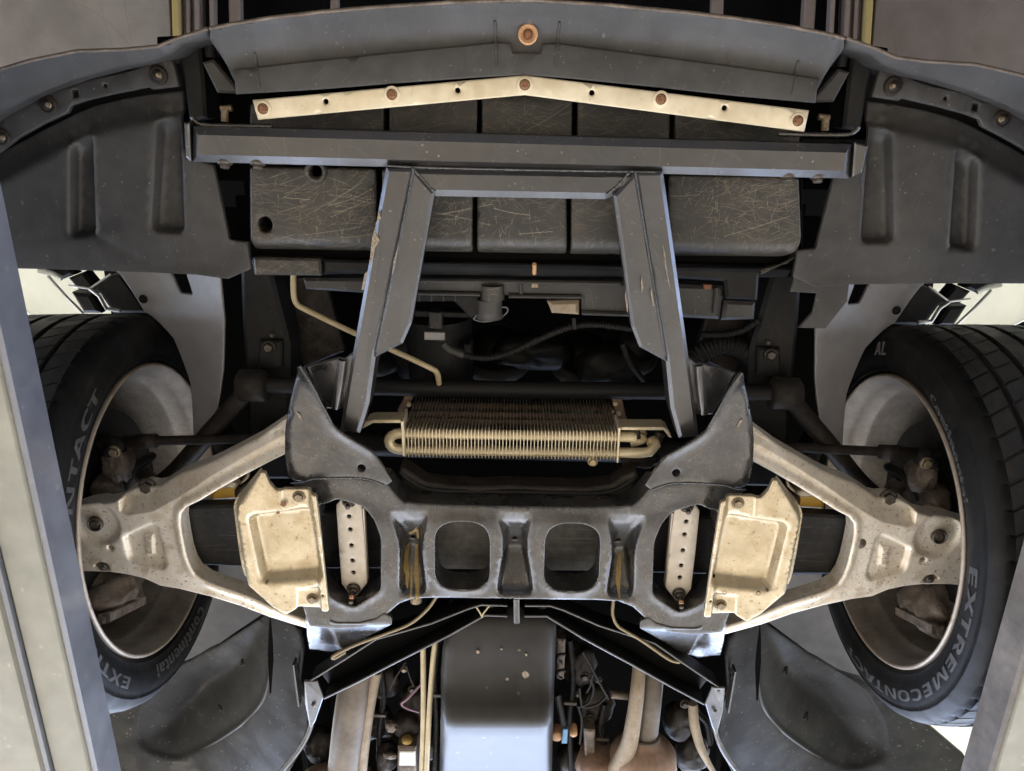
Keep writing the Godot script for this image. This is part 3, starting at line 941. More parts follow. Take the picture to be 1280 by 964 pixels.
# the scuffed plastic tray under the radiator and what hangs behind it
func tray() -> void:
	var t := node(car, "radiator_tray", "scuffed black plastic tray under the radiator with scratches like grass")
	var y := 0.205
	var cols := [[312, 208, 470, 211, 470, 319, 313, 317], [477, 211, 591, 213, 590, 321, 477, 319], [597, 213, 708, 215, 709, 323, 596, 321], [714, 215, 830, 217, 833, 326, 714, 324], [836, 218, 999, 221, 1002, 300, 996, 318, 984, 326, 836, 326]]
	for i in cols.size():
		var o := rnd(flat(cols[i], y), 0.006)
		var holes := []
		if i == 0:
			holes = [circle(v2(at(395, 214, y)), 0.0075, 18), circle(v2(at(331, 281, y)), 0.0095, 18, 0.0105)]
		var st := begin()
		sheet(st, o, holes, func(p: Vector2) -> float:
			var z1 := at(640, 318, y).z
			return y + 0.02 * pow(maxf(0.0, 1.0 - (p.y - z1) / 0.016), 2.0), 0.012, 0.03, 0.003)
		put(t, "panel", st, M.scuffed_tray)
	for i in [[312, 128, 480, 126, 478, 209, 312, 206], [486, 122, 597, 112, 596, 212, 486, 209], [602, 112, 716, 116, 714, 213, 602, 212], [722, 117, 838, 132, 836, 215, 722, 213], [844, 133, 1000, 160, 1000, 219, 844, 217]]:
		var st := begin()
		sheet(st, rnd(flat(i, y + 0.004), 0.006), [], y + 0.004, 0.02, 0.03, 0.003)
		put(t, "upper_panel", st, M.scuffed_tray)
	var st := begin()
	slab(st, pts([310, 128, 1004, 150, 1004, 330, 312, 322], y + 0.034), 0.02, 0.002)
	put(t, "backing", st, M.black_void)
	st = begin()
	lathe(st, at(395, 214, y), Vector3.DOWN, [Vector2(-0.002, 0.0075), Vector2(0.004, 0.009), Vector2(0.005, 0.012), Vector2(0.003, 0.0145), Vector2(-0.002, 0.0155)], 24)
	put(t, "drain_boss", st, M.scuffed_tray)
	# rear wall of the tray
	st = begin()
	slab(st, pts3([314, 324, 0.228, 990, 336, 0.228, 984, 347, 0.248, 640, 346, 0.248, 640, 345, 0.248, 430, 343, 0.248, 318, 344, 0.228]), 0.015, 0.002)
	put(t, "rear_lip", st, M.dark_plastic)
	st = begin()
	slab(st, pts([316, 322, 400, 324, 402, 345, 318, 344], 0.222), 0.03, 0.003)
	put(t, "corner_block", st, M.scuffed_tray)
	st = begin()
	slab(st, pts([404, 325, 480, 327, 478, 341, 404, 341], 0.226), 0.02, 0.003)
	put(t, "corner_block", st, M.dark_plastic)
	st = begin()
	slab(st, pts([840, 330, 950, 334, 947, 376, 908, 374, 906, 352, 840, 348], 0.236), 0.03, 0.004)
	put(t, "corner_block", st, M.dark_plastic)
	st = begin()
	slab(st, pts([952, 338, 985, 330, 1000, 312, 998, 322, 952, 344], 0.226), 0.02, 0.003)
	put(t, "end_cap", st, M.scuffed_tray)
	# radiator support with its rails
	var r := node(car, "radiator_support", "black ribbed plastic support with a drain funnel behind the tray")
	st = begin()
	slab(st, pts([378, 348, 500, 349, 502, 364, 470, 368, 430, 365, 382, 362], 0.25), 0.03, 0.004)
	put(r, "lower_rail", st, M.liner_plastic)
	st = begin()
	slab(st, pts([500, 348, 790, 353, 840, 356, 906, 358, 903, 378, 900, 400, 790, 394, 728, 392, 727, 372, 640, 370, 598, 368, 500, 366], 0.25), 0.03, 0.005)
	put(r, "lower_rail", st, M.liner_plastic)
	st = begin()
	bar(st, at(506, 351, 0.243), at(776, 355, 0.243), 0.006, 0.012, 0.0025)
	bar(st, at(500, 367, 0.244), at(600, 369, 0.244), 0.005, 0.012, 0.002)
	bar(st, at(636, 371, 0.244), at(727, 372, 0.244), 0.005, 0.012, 0.002)
	bar(st, at(728, 392, 0.244), at(790, 394, 0.244), 0.006, 0.012, 0.0025)
	bar(st, at(650, 352, 0.243), at(651, 368, 0.243), 0.005, 0.01, 0.002)
	bar(st, at(897, 360, 0.243), at(894, 392, 0.243), 0.006, 0.012, 0.002)
	put(r, "rib", st, M.liner_plastic)
	st = begin()
	tube(st, [at(616, 356, 0.252), at(616, 374, 0.252)], 0.017, 18)
	put(r, "drain_boss", st, M.scuffed_tray)
	st = begin()
	lathe(st, at(612, 374, 0.262), (at(612, 392, 0.262) - at(612, 374, 0.262)).normalized(), [Vector2(0, 0.018), Vector2(0.016, 0.018), Vector2(0.028, 0.0195), Vector2(0.028, 0.017), Vector2(0.0, 0.015)], 24)
	put(r, "drain_funnel", st, M.liner_plastic)
	st = begin()
	tube(st, [at(592, 399, 0.262), at(600, 390, 0.26), at(615, 385, 0.26), at(632, 384, 0.26), at(634, 390, 0.262), at(622, 399, 0.264), at(604, 402, 0.264), at(592, 399, 0.262)], 0.0016, 6, 5)
	tube(st, [at(604, 401, 0.263), at(607, 387, 0.261)], 0.0014, 6)
	put(r, "funnel_rim", st, M.frame_paint)
	st = begin()
	slab(st, pts([520, 368, 600, 370, 598, 396, 588, 398, 568, 377, 520, 377], 0.262), 0.01, 0.002)
	put(r, "web", st, M.dark_plastic)
	for i in 4:
		st = begin()
		bar(st, at(524 + i * 15, 369, 0.258), at(524 + i * 15, 377, 0.258), 0.002, 0.01, 0.0005)
		put(r, "stiffener", st, M.liner_plastic)
	st = begin()
	slab(st, pts([684, 377, 724, 376, 724, 394, 690, 392], 0.256), 0.02, 0.005)
	put(r, "dirty_block", st, M.heat_wrap, "mud-yellowed end block of the support")
	st = begin()
	slab(st, pts([906, 376, 945, 378, 943, 400, 902, 401], 0.25), 0.03, 0.005)
	put(r, "end_block", st, M.liner_plastic)
	st = begin()
	tube(st, [at(668, 330, 0.226), at(668, 342, 0.24)], 0.003, 8)
	put(r, "rusty_pin", st, M.orange_rust)
	st = begin()
	slab(st, pts([664, 354, 673, 354, 673, 360, 664, 360], 0.244), 0.006, 0.001)
	put(r, "clip", st, M.bolt_steel)
	st = begin()
	slab(st, pts([880, 356, 890, 356, 889, 362, 880, 362], 0.242), 0.006, 0.001)
	put(r, "clip", st, M.rust)

# dark things in the engine bay ahead of the cooler
func bay() -> void:
	var e := node(car, "electric_fan_motor", "dark fan motor with a silver label and grey plug in the engine bay")
	var st := begin()
	tube(st, [at(548, 396, 0.40), at(552, 470, 0.40)], 0.055, 20)
	put(e, "housing", st, M.dark_plastic)
	st = begin()
	slab(st, pts([536, 390, 552, 391, 552, 412, 536, 411], 0.315), 0.03, 0.002)
	for i in 3: bar(st, at(539 + i * 4.5, 391, 0.312), at(539 + i * 4.5, 410, 0.312), 0.002, 0.004, 0.0005)
	put(e, "plug", st, M.liner_plastic)
	st = begin()
	slab(st, pts([530, 415, 556, 416, 556, 426, 530, 425], 0.312), 0.004, 0.001)
	put(e, "label", st, M.silver_label)
	st = begin()
	slab(st, pts([518, 388, 590, 391, 586, 398, 518, 396], 0.33), 0.03, 0.002)
	slab(st, pts([580, 430, 588, 430, 590, 442, 580, 444], 0.33), 0.05, 0.002)
	put(e, "mount", st, M.dark_plastic)
	var h := node(car, "corrugated_hose", "thin black corrugated wiring hose curving across the engine bay")
	st = begin()
	tube(st, [at(578, 443, 0.30), at(595, 447, 0.30), at(615, 447, 0.30), at(640, 440, 0.30), at(670, 426, 0.295), at(700, 413, 0.29), at(722, 407, 0.29), at(750, 406, 0.29), at(790, 411, 0.29)], 0.0058, 10, 8, 0.24, 0.0042)
	put(h, "hose", st, M.hose)
	st = begin()
	tube(st, [at(554, 430, 0.302), at(562, 437, 0.301), at(580, 444, 0.30)], 0.0064, 10, 4)
	put(h, "sleeve", st, M.liner_plastic)
	st = begin()
	bar(st, at(717, 398, 0.282), at(719, 412, 0.282), 0.006, 0.012, 0.001)
	put(h, "tie", st, M.dark_plastic)
	var l := node(car, "cooler_line", "tan metal pipe bending down beside the left frame rail")
	st = begin()
	tube(st, [at(367, 340, 0.27), at(367, 366, 0.27), at(371, 380, 0.27), at(386, 389, 0.27), at(440, 415, 0.27), at(500, 442, 0.27), at(536, 459, 0.272), at(546, 466, 0.275), at(549, 480, 0.285)], 0.0043, 10, 6)
	put(l, "pipe", st, M.tan_line)
	var b := node(car, "intake_hose", "black ribbed hose arch beside the right gusset")
	st = begin()
	tube(st, [at(868, 452, 0.36), at(878, 440, 0.36), at(898, 432, 0.36), at(920, 433, 0.36), at(938, 444, 0.36), at(946, 462, 0.36), at(948, 490, 0.36)], 0.018, 14, 8, 0.14, 0.006)
	put(b, "hose", st, M.hose)
	st = begin()
	tube(st, [at(876, 418, 0.33), at(905, 418, 0.33), at(930, 412, 0.33), at(948, 400, 0.33)], 0.006, 10, 6, 0.2, 0.005)
	put(b, "thin_hose", st, M.hose)
	# pulleys and lumps that can just be made out
	var p := node(car, "engine_front", "dark shapes of the engine front in shadow")
	for q in [[620, 430, 0.50, 0.07], [730, 440, 0.48, 0.06], [790, 430, 0.46, 0.05], [470, 430, 0.46, 0.05]]:
		st = begin()
		lathe(st, at(q[0], q[1], q[2]), Vector3(0, -0.5, 0.8), [Vector2(0.02, 0.001), Vector2(0.02, q[3] * 0.4), Vector2(0.0, q[3] * 0.5), Vector2(0.0, q[3] * 0.9), Vector2(0.01, q[3]), Vector2(-0.03, q[3])], 24)
		put(p, "pulley", st, M.dark_plastic)
	st = begin()
	blob(st, at(530, 445, 0.42), Vector3(0.05, 0.04, 0.05), 3, 0.12)
	blob(st, at(760, 460, 0.42), Vector3(0.05, 0.04, 0.04), 4, 0.12)
	blob(st, at(665, 440, 0.46), Vector3(0.07, 0.03, 0.03), 5, 0.12)
	put(p, "casting", st, M.dark_plastic)
	st = begin()
	tube(st, [at(778, 430, 0.34), at(788, 455, 0.34), at(808, 480, 0.36)], 0.005, 8, 5)
	put(p, "wire", st, M.hose)
	# anti-roll bar
	var s := node(car, "anti_roll_bar", "dark anti-roll bar running behind the oil cooler")
	st = begin()
	var bp := [at(330, 481, 0.30), at(480, 484, 0.30), at(640, 487, 0.30)]
	tube(st, bp + [mir(bp[1]), mir(bp[0])], 0.0135, 16)
	put(s, "bar", st, M.hose)
	for k in 2:
		flip = k == 1
		st = begin()
		lathe(st, at(298, 482, 0.30), (at(340, 482, 0.30) - at(298, 482, 0.30)), [Vector2(0, 0.0001), Vector2(0, 0.020), Vector2(0.004, 0.026), Vector2(0.042, 0.026), Vector2(0.046, 0.022), Vector2(0.05, 0.0001)], 24)
		put(s, "bushing", st, M.iron, "worn brown clamp bushing, left end" if k == 0 else "worn brown clamp bushing, right end")
		st = begin()
		tube(st, [at(312, 484, 0.305), at(290, 510, 0.31), at(268, 534, 0.315), at(240, 566, 0.32), at(215, 592, 0.33), at(188, 612, 0.34)], [0.014, 0.0145, 0.015, 0.015, 0.014, 0.013], 14, 5)
		put(s, "arm", st, M.iron)
	flip = false

func cooler() -> void:
	var c := node(car, "oil_cooler", "gold metal oil cooler of thin fins and bent tubes in the centre")
	var y0 := 0.20
	var zf := at(640, 538, y0).z
	var zr := at(640, 574, y0).z
	var y1: float = atz(640, 494, zf).y
	var xl: float = at(506, 555, y0).x
	var xr: float = at(773, 560, y0).x
	for i in 62:
		var x := lerpf(xl, xr, i / 61.0)
		var st := begin()
		var w := 0.00095
		# outline in z, y with a hooked rear corner
		var o := [Vector2(zf, y0 + 0.001), Vector2(zf, y0 + 0.027), Vector2(zr, y0 + 0.027), Vector2(zr - 0.004, y0 + 0.02), Vector2(zr - 0.001, y0 + 0.006), Vector2(zr + 0.001, y0), Vector2(zf - 0.003, y0)]
		var lean := 0.0
		var P := func(k: int, s: float) -> Vector3: return Vector3(x + s * w * 0.5 + (lean if k in [3, 4] else 0.0) * -1.0, o[k].y, o[k].x)
		for k in range(1, 6):
			tri(st, P.call(0, -1), P.call(k, -1), P.call(k + 1, -1))
			tri(st, P.call(0, 1), P.call(k + 1, 1), P.call(k, 1))
		for k in 7: quad(st, P.call(k, -1), P.call((k + 1) % 7, -1), P.call((k + 1) % 7, 1), P.call(k, 1))
		put(c, "fin", st, M.cooler_metal)
	for i in 62:
		var st2 := begin()
		box(st2, Vector3(lerpf(xl, xr, i / 61.0), (y0 + 0.03 + y1) * 0.5, (zf + zr) * 0.5 - 0.003), Vector3(0.0011, y1 - y0 - 0.03, zf - zr - 0.006), 0.0002)
		put(c, "upper_fin", st2, M.dark_fin)
	var zt1 := at(640, 544, y0 + 0.012).z
	var zt2 := at(640, 564, y0 + 0.012).z
	var yt := y0 + 0.012
	var st := begin()
	var bend := []
	bend.append(Vector3(at(795, 545, yt).x, yt, zt1))
	bend.append(Vector3(at(505, 545, yt).x, yt, zt1))
	var cx: float = at(500, 553, yt).x
	for i in 9:
		var a := PI * i / 8.0
		bend.append(Vector3(cx - sin(a) * absf(zt1 - zt2) * 0.62, yt, (zt1 + zt2) * 0.5 + cos(a) * (zt1 - zt2) * 0.5))
	bend.append(Vector3(at(508, 564, yt).x, yt, zt2))
	bend.append(Vector3(at(800, 564, yt).x, yt, zt2))
	var e := at(812, 563, yt)
	bend.append(Vector3(e.x, yt, zt2 + 0.002))
	bend.append(at(820, 556, yt + 0.004))
	bend.append(at(818, 551, yt + 0.012))
	bend.append(at(813, 553, yt + 0.02))
	tube(st, bend, 0.0078, 14)
	put(c, "tube", st, M.cooler_tube)
	for q in [[547, 558, 0.03], [540, 552, 0.045]]:
		st = begin()
		var b2 := []
		for i in 9:
			var a := PI * i / 8.0
			b2.append(at(788 + sin(a) * 16, lerpf(q[0], q[1], i / 8.0) - 4, y0 + q[2]))
		tube(st, b2, 0.0065, 12)
		put(c, "tube", st, M.cooler_tube)
	for i in 3:
		st = begin()
		var ty: float = atz(640, [528, 519, 508][i], zf - 0.012).y
		tube(st, [Vector3(xl - 0.004, ty, zf - 0.014), Vector3(xr + 0.008, ty, zf - 0.014)], 0.0062, 12)
		put(c, "tube", st, M.cooler_brown)
	# bracket left and right: a bright thin shelf, a hanging edge plate and a brown arm
	st = begin()
	var zb: float = at(480, 526, 0.20).z
	slab(st, [at(458, 527, 0.205), at(466, 525, 0.203), at(500, 525, 0.203), at(502, 529, 0.203), at(466, 529, 0.203), at(452, 537, 0.205)], 0.03, 0.001)
	put(c, "bracket", st, M.cooler_tube)
	st = begin()
	slab(st, pts([501, 527, 504, 527, 505.5, 571, 503, 570], 0.198), 0.05, 0.0006)
	put(c, "end_plate", st, M.cooler_metal)
	st = begin()
	slab(st, pts([773, 535, 776, 535, 773, 579, 771, 579], 0.198), 0.05, 0.0006)
	put(c, "end_plate", st, M.cooler_metal)
	st = begin()
	slab(st, [at(776, 534, 0.203), at(830, 534, 0.203), at(836, 538, 0.205), at(840, 548, 0.207), at(836, 546, 0.207), at(830, 538, 0.205), at(776, 538, 0.203)], 0.03, 0.001)
	put(c, "bracket", st, M.cooler_tube)
	st = begin()
	slab(st, pts([513, 481, 518, 483, 516, 498, 508, 512, 507, 525, 497, 525, 497, 512, 505, 497, 503, 490, 488, 489], 0.30), 0.006, 0.0015)
	put(c, "support_arm", st, M.cooler_brown)
	st = begin()
	slab(st, pts([764, 489, 770, 490, 791, 498, 790, 500, 778, 500, 781, 515, 786, 532, 774, 534, 769, 512, 764, 497], 0.30), 0.006, 0.0015)
	put(c, "support_arm", st, M.cooler_brown)
	for q in [[511, 506], [769, 505], [774, 517]]: bolt(c, at(q[0], q[1], 0.298), 0.003, M.cooler_tube, Vector3.DOWN, 0.0, "screw")
	bolt(c, at(741, 577, 0.207), 0.0062, M.tan_line, Vector3.DOWN, 0.0, "drain_plug")
	st = begin()
	blob(st, at(800, 572, 0.25), Vector3(0.03, 0.02, 0.014), 8, 0.1)
	tube(st, [at(796, 536, 0.21), at(798, 548, 0.21)], 0.004, 8)
	tube(st, [at(826, 540, 0.23), at(816, 562, 0.23)], 0.008, 10)
	put(c, "fitting", st, M.iron)
	# sump of shadow behind it: steering rack
	var r := node(car, "steering_rack", "black steering rack tube deep behind the cooler")
	st = begin()
	tube(st, [at(330, 548, 0.33), at(520, 556, 0.36), at(780, 562, 0.36), at(965, 562, 0.33)], 0.022, 14)
	put(r, "housing", st, M.dark_plastic)

func crossmember() -> void:
	var c := node(car, "crossmember", "dark grey pressed steel crossmember with two oval windows and raised ribs")
	var y := 0.14
	var out := both([643, 637, 600, 636, 560, 635, 520, 633, 505, 630, 494, 620, 482, 605, 440, 598, 395, 598, 368, 600, 364, 620, 374, 640, 378, 760, 386, 784, 420, 788, 452, 786, 478, 777, 488, 765, 500, 755, 517, 749, 546, 748, 600, 749, 644, 750], y)
	var w1 := rnd(flat([398, 631, 408, 630, 422, 624, 454, 634, 468, 650, 476, 672, 476, 734, 472, 740, 450, 754, 442, 758, 430, 754, 414, 746, 396, 726], y), 0.006)
	var w2 := rnd(flat([543.5, 652, 612, 652.5, 612, 737, 544, 736], y), 0.034, 8)
	var holes := []
	for w in [w1, w2]:
		holes.append(w)
		var m := PackedVector2Array()
		for p in w: m.append(Vector2(2 * MX - p.x, p.y))
		holes.append(m)
	holes.append(circle(v2(at(643.5, 689.5, y)), 0.0034, 10))
	holes.append(circle(v2(at(512, 688, y)), 0.0034, 10))
	holes.append(circle(v2(at(776.5, 692, y)), 0.0034, 10))
	var ribs := []
	for q in [[619, 641, 667, 641, 657, 668, 656, 690, 665, 744, 623, 744, 632, 690, 631, 668], [486, 640, 536, 640, 527, 668, 524, 690, 531, 743, 501, 743, 503, 690, 498, 668]]:
		var r := rnd(flat(q, y), 0.01, 3)
		ribs.append(r)
		if q[0] < 600:
			var m := PackedVector2Array()
			for p in r: m.append(Vector2(2 * MX - p.x, p.y))
			ribs.append(m)
	var zt := at(643, 642, y).z
	var zm := at(643, 702, y).z
	var zl := at(643, 744, y).z
	var cres := both([643, 641, 500, 637, 486, 622, 470, 612, 380, 606, 380, 640, 470, 650, 487, 690, 487, 742, 520, 742, 643, 744], y)
	var hf := func(p: Vector2) -> float:
		var h := y
		for r in ribs:
			var k := step(p, r, 0.008)
			if k > 0: h += 0.046 * k * minf(clampf((zt - p.y) / (zt - zm), 0, 1), clampf(1.1 - 0.85 * (zm - p.y) / (zm - zl), 0.25, 1))
		# edges rolled upward at the front
		h += 0.007 * (1.0 - smoothstep(0.0, 0.022, zt + 0.004 - p.y)) * (1.0 if absf(p.x - MX) < 0.16 else 0.3)
		for i in 4:
			var e := near(p, holes[i])
			if e < 0.009: h -= 0.0035 * (1.0 - e / 0.009)
		return h
	var st := begin()
	var ex := []
	for q in ribs: ex.append([q, 0.008])
	sheet(st, out, holes, hf, 0.0078, 0.045, 0.003, Rect2(), Transform3D(), ex)
	put(c, "pressing", st, M.frame_paint)
	# front wall, dented and brown
	st = begin()
	var fo := both([645, 612, 560, 611, 530, 606, 512, 594, 500, 588, 497, 596, 505, 612, 522, 622, 560, 626, 645, 628], 0.178)
	var no := FastNoiseLite.new()
	no.frequency = 14
	no.seed = 4
	sheet(st, fo, [], func(p: Vector2) -> float: return 0.186 + 0.006 * no.get_noise_2d(p.x, p.y), 0.012, 0.03, 0.004)
	put(c, "front_wall", st, M.iron, "brown dented front wall of the crossmember")
	st = begin()
	var rim := [at(500, 590, 0.19), at(512, 600, 0.188), at(530, 610, 0.186), at(560, 614, 0.186), at(645, 615, 0.186)]
	var rm := rim.duplicate()
	for i in range(3, -1, -1): rm.append(mir(rim[i]))
	tube(st, rm, 0.004, 8, 4)
	put(c, "front_edge", st, M.dark_plastic)
	for qq in [[[509, 672, 515, 668, 521, 660, 519, 670, 511, 676], [519, 668, 522, 664, 522, 682, 519, 684], [505, 692, 509, 690, 508, 708, 511, 722, 510, 734, 507, 730, 504, 712], [516, 694, 519, 692, 522, 716, 526, 740, 522, 741, 517, 722], [512, 716, 514, 712, 516, 734, 517, 741, 514, 741]], [[776, 704, 780, 702, 778, 718, 775, 734, 774, 742, 772, 740, 770, 728, 772, 714]]]:
		for q in qq:
			st = begin()
			var o := rnd(flat(q, y + 0.016), 0.002, 2)
			sheet(st, o, [], func(p: Vector2) -> float: return (hf.call(p) as float) - 0.0008, 0.004, 0.0008, 0.0002)
			put(c, "paint_mark", st, M.yellow_mark, "smeared yellow paint mark on a rib")
	# composite spring behind the windows
	var s := node(car, "leaf_spring", "dark composite transverse leaf spring seen through crossmember and arms")
	st = begin()
	var sp := []
	var L := [[228, 634, 0.225], [300, 632, 0.225], [420, 640, 0.215], [540, 648, 0.212], [650, 650, 0.212]]
	for q in L: sp.append(at(q[0], q[1], q[2]))
	var lo := []
	for q in [[650, 713, 0.212], [540, 712, 0.212], [420, 712, 0.215], [300, 710, 0.225], [232, 706, 0.225]]: lo.append(at(q[0], q[1], q[2]))
	var ring := sp.duplicate()
	for i in range(3, -1, -1): ring.append(mir(sp[i]))
	for i in range(lo.size() - 1, 0, -1): ring.append(mir(lo[i]))
	ring.append_array(lo)
	slab(st, ring, 0.022, 0.004)
	put(s, "blade", st, M.composite_spring)
	st = begin()
	slab(st, pts([530, 645, 760, 650, 760, 714, 530, 711], 0.2075), 0.004, 0.001)
	put(s, "centre_pad", st, M.spring_face)

func side(k: int) -> void:
	var L := ["left", "right"][k] as String
	# ---- control arm
	var ca := node(car, "lower_control_arm", "cast aluminium A-shaped lower control arm, %s side" % L)
	var y := 0.172
	var hy := func(p: Vector2) -> float: return y + 0.035 * clampf((absf(p.x - MX) - 0.33) / 0.3, -0.2, 1.2)
	var A := func(a: Array) -> PackedVector2Array:     # outline traced on the sloping plane of the arm
		var o := PackedVector2Array()
		for i in range(0, a.size(), 2):
			var h := y
			var p := Vector3.ZERO
			for j in 4:
				p = at(a[i], a[i + 1], h)
				h = hy.call(v2(p))
			o.append(v2(p))
		return o
	var outl: PackedVector2Array = A.call([368, 520, 357, 526, 320, 551, 290, 567, 266, 580, 243, 590, 220, 599, 203, 609, 194, 615, 184, 617, 172, 615, 158, 619, 144, 627, 126, 631, 100, 634, 74, 640, 64, 680, 74, 717, 107, 715, 138, 716, 160, 719, 180, 724, 200, 733, 224, 737, 260, 746, 300, 758, 336, 772, 365, 781, 392, 789, 398, 778, 360, 765, 336, 755, 310, 743, 280, 733, 258, 725, 245, 716, 239, 706, 234, 692, 230, 672, 227, 652, 228, 640, 235, 632, 250, 625, 270, 613, 300, 596, 332, 579, 358, 566, 372, 558])
	var crease: PackedVector2Array = A.call([380, 534, 345, 549, 300, 574, 261, 597, 225, 621, 190, 640, 158, 645])
	var crease2: PackedVector2Array = A.call([380, 518, 345, 537, 300, 560, 255, 583, 220, 600])
	var above: PackedVector2Array = A.call([400, 524, 345, 549, 300, 574, 261, 597, 225, 621, 190, 640, 158, 645, 150, 640, 140, 560, 400, 430])
	var above2: PackedVector2Array = A.call([390, 514, 345, 539, 300, 562, 255, 585, 218, 602, 200, 560, 390, 430])
	var pocket: PackedVector2Array = rnd(A.call([154, 671, 190, 655, 196, 659, 207, 706, 203, 712, 161, 700]), 0.007)
	var tagp: PackedVector2Array = rnd(A.call([178, 672, 189, 671, 190, 695, 181, 697]), 0.002)
	var hub: Vector2 = A.call([120, 655])[0]
	var bolt_p: Vector2 = A.call([118, 656])[0]
	var inner: PackedVector2Array = A.call([392, 779, 360, 765, 336, 755, 310, 743, 280, 733, 258, 725, 245, 716, 239, 706, 234, 692, 230, 672, 227, 652, 228, 640, 235, 632, 250, 625, 270, 613, 300, 596, 332, 579, 358, 566])
	var h1: PackedVector2Array = circle(A.call([138, 685.5])[0], 0.0048, 12)
	var slot: PackedVector2Array = rnd(A.call([117, 708, 124, 703, 133, 705, 137, 711, 130, 714]), 0.003)
	var hf := func(p: Vector2) -> float:
		var h: float = hy.call(p)
		if Geometry2D.is_point_in_polygon(p, above):
			h += minf(0.018, near(p, crease, false) * 0.75)
		if Geometry2D.is_point_in_polygon(p, above2): h -= minf(0.010, near(p, crease2, false) * 0.7)
		h += 0.008 * step(p, pocket, 0.005)
		h -= 0.0035 * step(p, tagp, 0.002)
		h += 0.007 * (1 - smoothstep(0.032, 0.040, p.distance_to(hub)))
		var e := near(p, inner, false)
		h -= 0.006 * (1 - smoothstep(0.006, 0.014, e))
		return h
	var st := begin()
	sheet(st, outl, [h1, slot], hf, 0.0048, 0.03, 0.003, Rect2(), Transform3D(), [[pocket, 0.005], [tagp, 0.002], [above, 0.003], [above2, 0.003]])
	put(ca, "casting", st, M.cast_aluminium)
	bolt(ca, Vector3(bolt_p.x, hf.call(bolt_p), bolt_p.y), 0.0088, M.dark_bolt, Vector3.DOWN, 0.0, "ball_joint_nut")
	st = begin()
	lathe(st, Vector3(bolt_p.x, (hf.call(bolt_p) as float) - 0.002, bolt_p.y), Vector3.DOWN, [Vector2(0, 0.012), Vector2(0.006, 0.0118), Vector2(0.008, 0.0105), Vector2(0.007, 0.0088), Vector2(0.001, 0.0088)], 20)
	put(ca, "nut_collar", st, M.dark_bolt)
	bolt(ca, at(184, 608, 0.225), 0.011, M.dark_bolt, Vector3.DOWN, 0.0, "link_nut")
	bolt(ca, at(128, 709, 0.21), 0.005, M.dark_bolt, Vector3.DOWN, 0.0, "stud")
	# raised casting mark in the pocket: a framed row of strokes
	st = begin()
	for i in 4:
		var q: Vector2 = A.call([185 + i * 0.4, 676 + i * 5.5])[0]
		box(st, Vector3(q.x, (hf.call(q) as float) + 0.0003, q.y), Vector3(0.006, 0.0022, 0.0016), 0.0004)
	put(ca, "casting_mark", st, M.cast_aluminium)
	if k == 1:
		# rows of small stamped figures beside the ball joint, too worn to read
		st = begin()
		for i in 4:
			for j in 3:
				var q: Vector2 = A.call([131 + j * 5, 673 + i * 6])[0]
				box(st, Vector3(q.x, (hf.call(q) as float) + 0.0002, q.y), Vector3(0.0032, 0.0016, 0.0014), 0.0003)
		put(ca, "stamped_marks", st, M.strap_metal)
		st = begin()
		var dq: Vector2 = A.call([217, 667])[0]
		lathe(st, Vector3(dq.x, (hf.call(dq) as float) - 0.0004, dq.y), Vector3.DOWN, [Vector2(0, 0.0001), Vector2(0, 0.0085), Vector2(-0.001, 0.009)], 20)
		put(ca, "worn_spot", st, M.dirty_casting)
	# ---- skid plate
	var sk := node(car, "suspension_bracket", "pressed gold-coloured bracket plate with deep square pocket, %s of the crossmember" % L)
	var ys := 0.111
	var so := rnd(flat([330, 590, 335, 603, 345, 614, 352, 613, 388, 613, 390, 616, 396, 618, 404, 688, 412, 762, 372, 760, 368, 763, 357, 769, 340, 759, 310, 732, 300, 731, 296, 720, 291, 690, 285, 642, 288, 632, 322, 592], ys), 0.004)
	var pk := rnd(flat([311, 648, 388, 639, 402, 722, 328, 728], ys), 0.012, 5)
	var fl := rnd(flat([324, 590, 294, 634, 293, 645, 307, 730, 312, 740, 345, 768, 440, 790, 440, 560, 345, 560], ys), 0.006)
	var rl := flat([387, 600, 389, 620, 396, 690, 402, 770, 440, 790, 440, 590], ys)
	var d1 := flat([352, 606, 386, 606, 387, 640, 353, 640], ys)
	var d2 := flat([371, 738, 401, 734, 404, 775, 371, 775], ys)
	var hs := func(p: Vector2) -> float:
		var h := ys
		h += 0.021 * step(p, pk, 0.012)
		h += 0.020 * (1.0 - step(p, fl, 0.006)) 
		h -= 0.006 * step(p, rl, 0.005)
		h += 0.003 * step(p, d1, 0.003)
		h += 0.003 * step(p, d2, 0.003)
		return h
	st = begin()
	var sh := []
	for q in [[404, 742], [332, 729], [398, 665]]: sh.append(circle(v2(at(q[0], q[1], ys)), 0.002, 8))
	sheet(st, so, sh.slice(0, 2), hs, 0.0058, 0.006, 0.0016, Rect2(), Transform3D(), [[pk, 0.012], [fl, 0.006], [d1, 0.003], [d2, 0.003]])
	put(sk, "plate", st, M.pressed_aluminium)
	if k == 1:
		for q in [[400, 716], [386, 733], [344, 733]]:
			st = begin()
			var hq := at(q[0], q[1], ys)
			lathe(st, Vector3(hq.x, (hs.call(v2(hq)) as float) + 0.0005, hq.z), Vector3.DOWN, [Vector2(0, 0.0001), Vector2(0, 0.0024), Vector2(0.0012, 0.003), Vector2(0, 0.0036)], 14)
			put(sk, "drilled_hole", st, M.black_void)
	else:
		patch(sk, "dirt_spot", [352, 627, 357, 626, 358, 632, 354, 634, 350, 631], ys, M.rust, 0.0004)
		patch(sk, "dirt_spot", [345, 640, 349, 639, 350, 642, 346, 643], ys, M.rust, 0.0004)
	for q in [[373, 622], [390, 750]]:
		var p := at(q[0], q[1], ys)
		bolt(sk, Vector3(p.x, hs.call(v2(p)), p.z), 0.0072, M.bolt_steel)
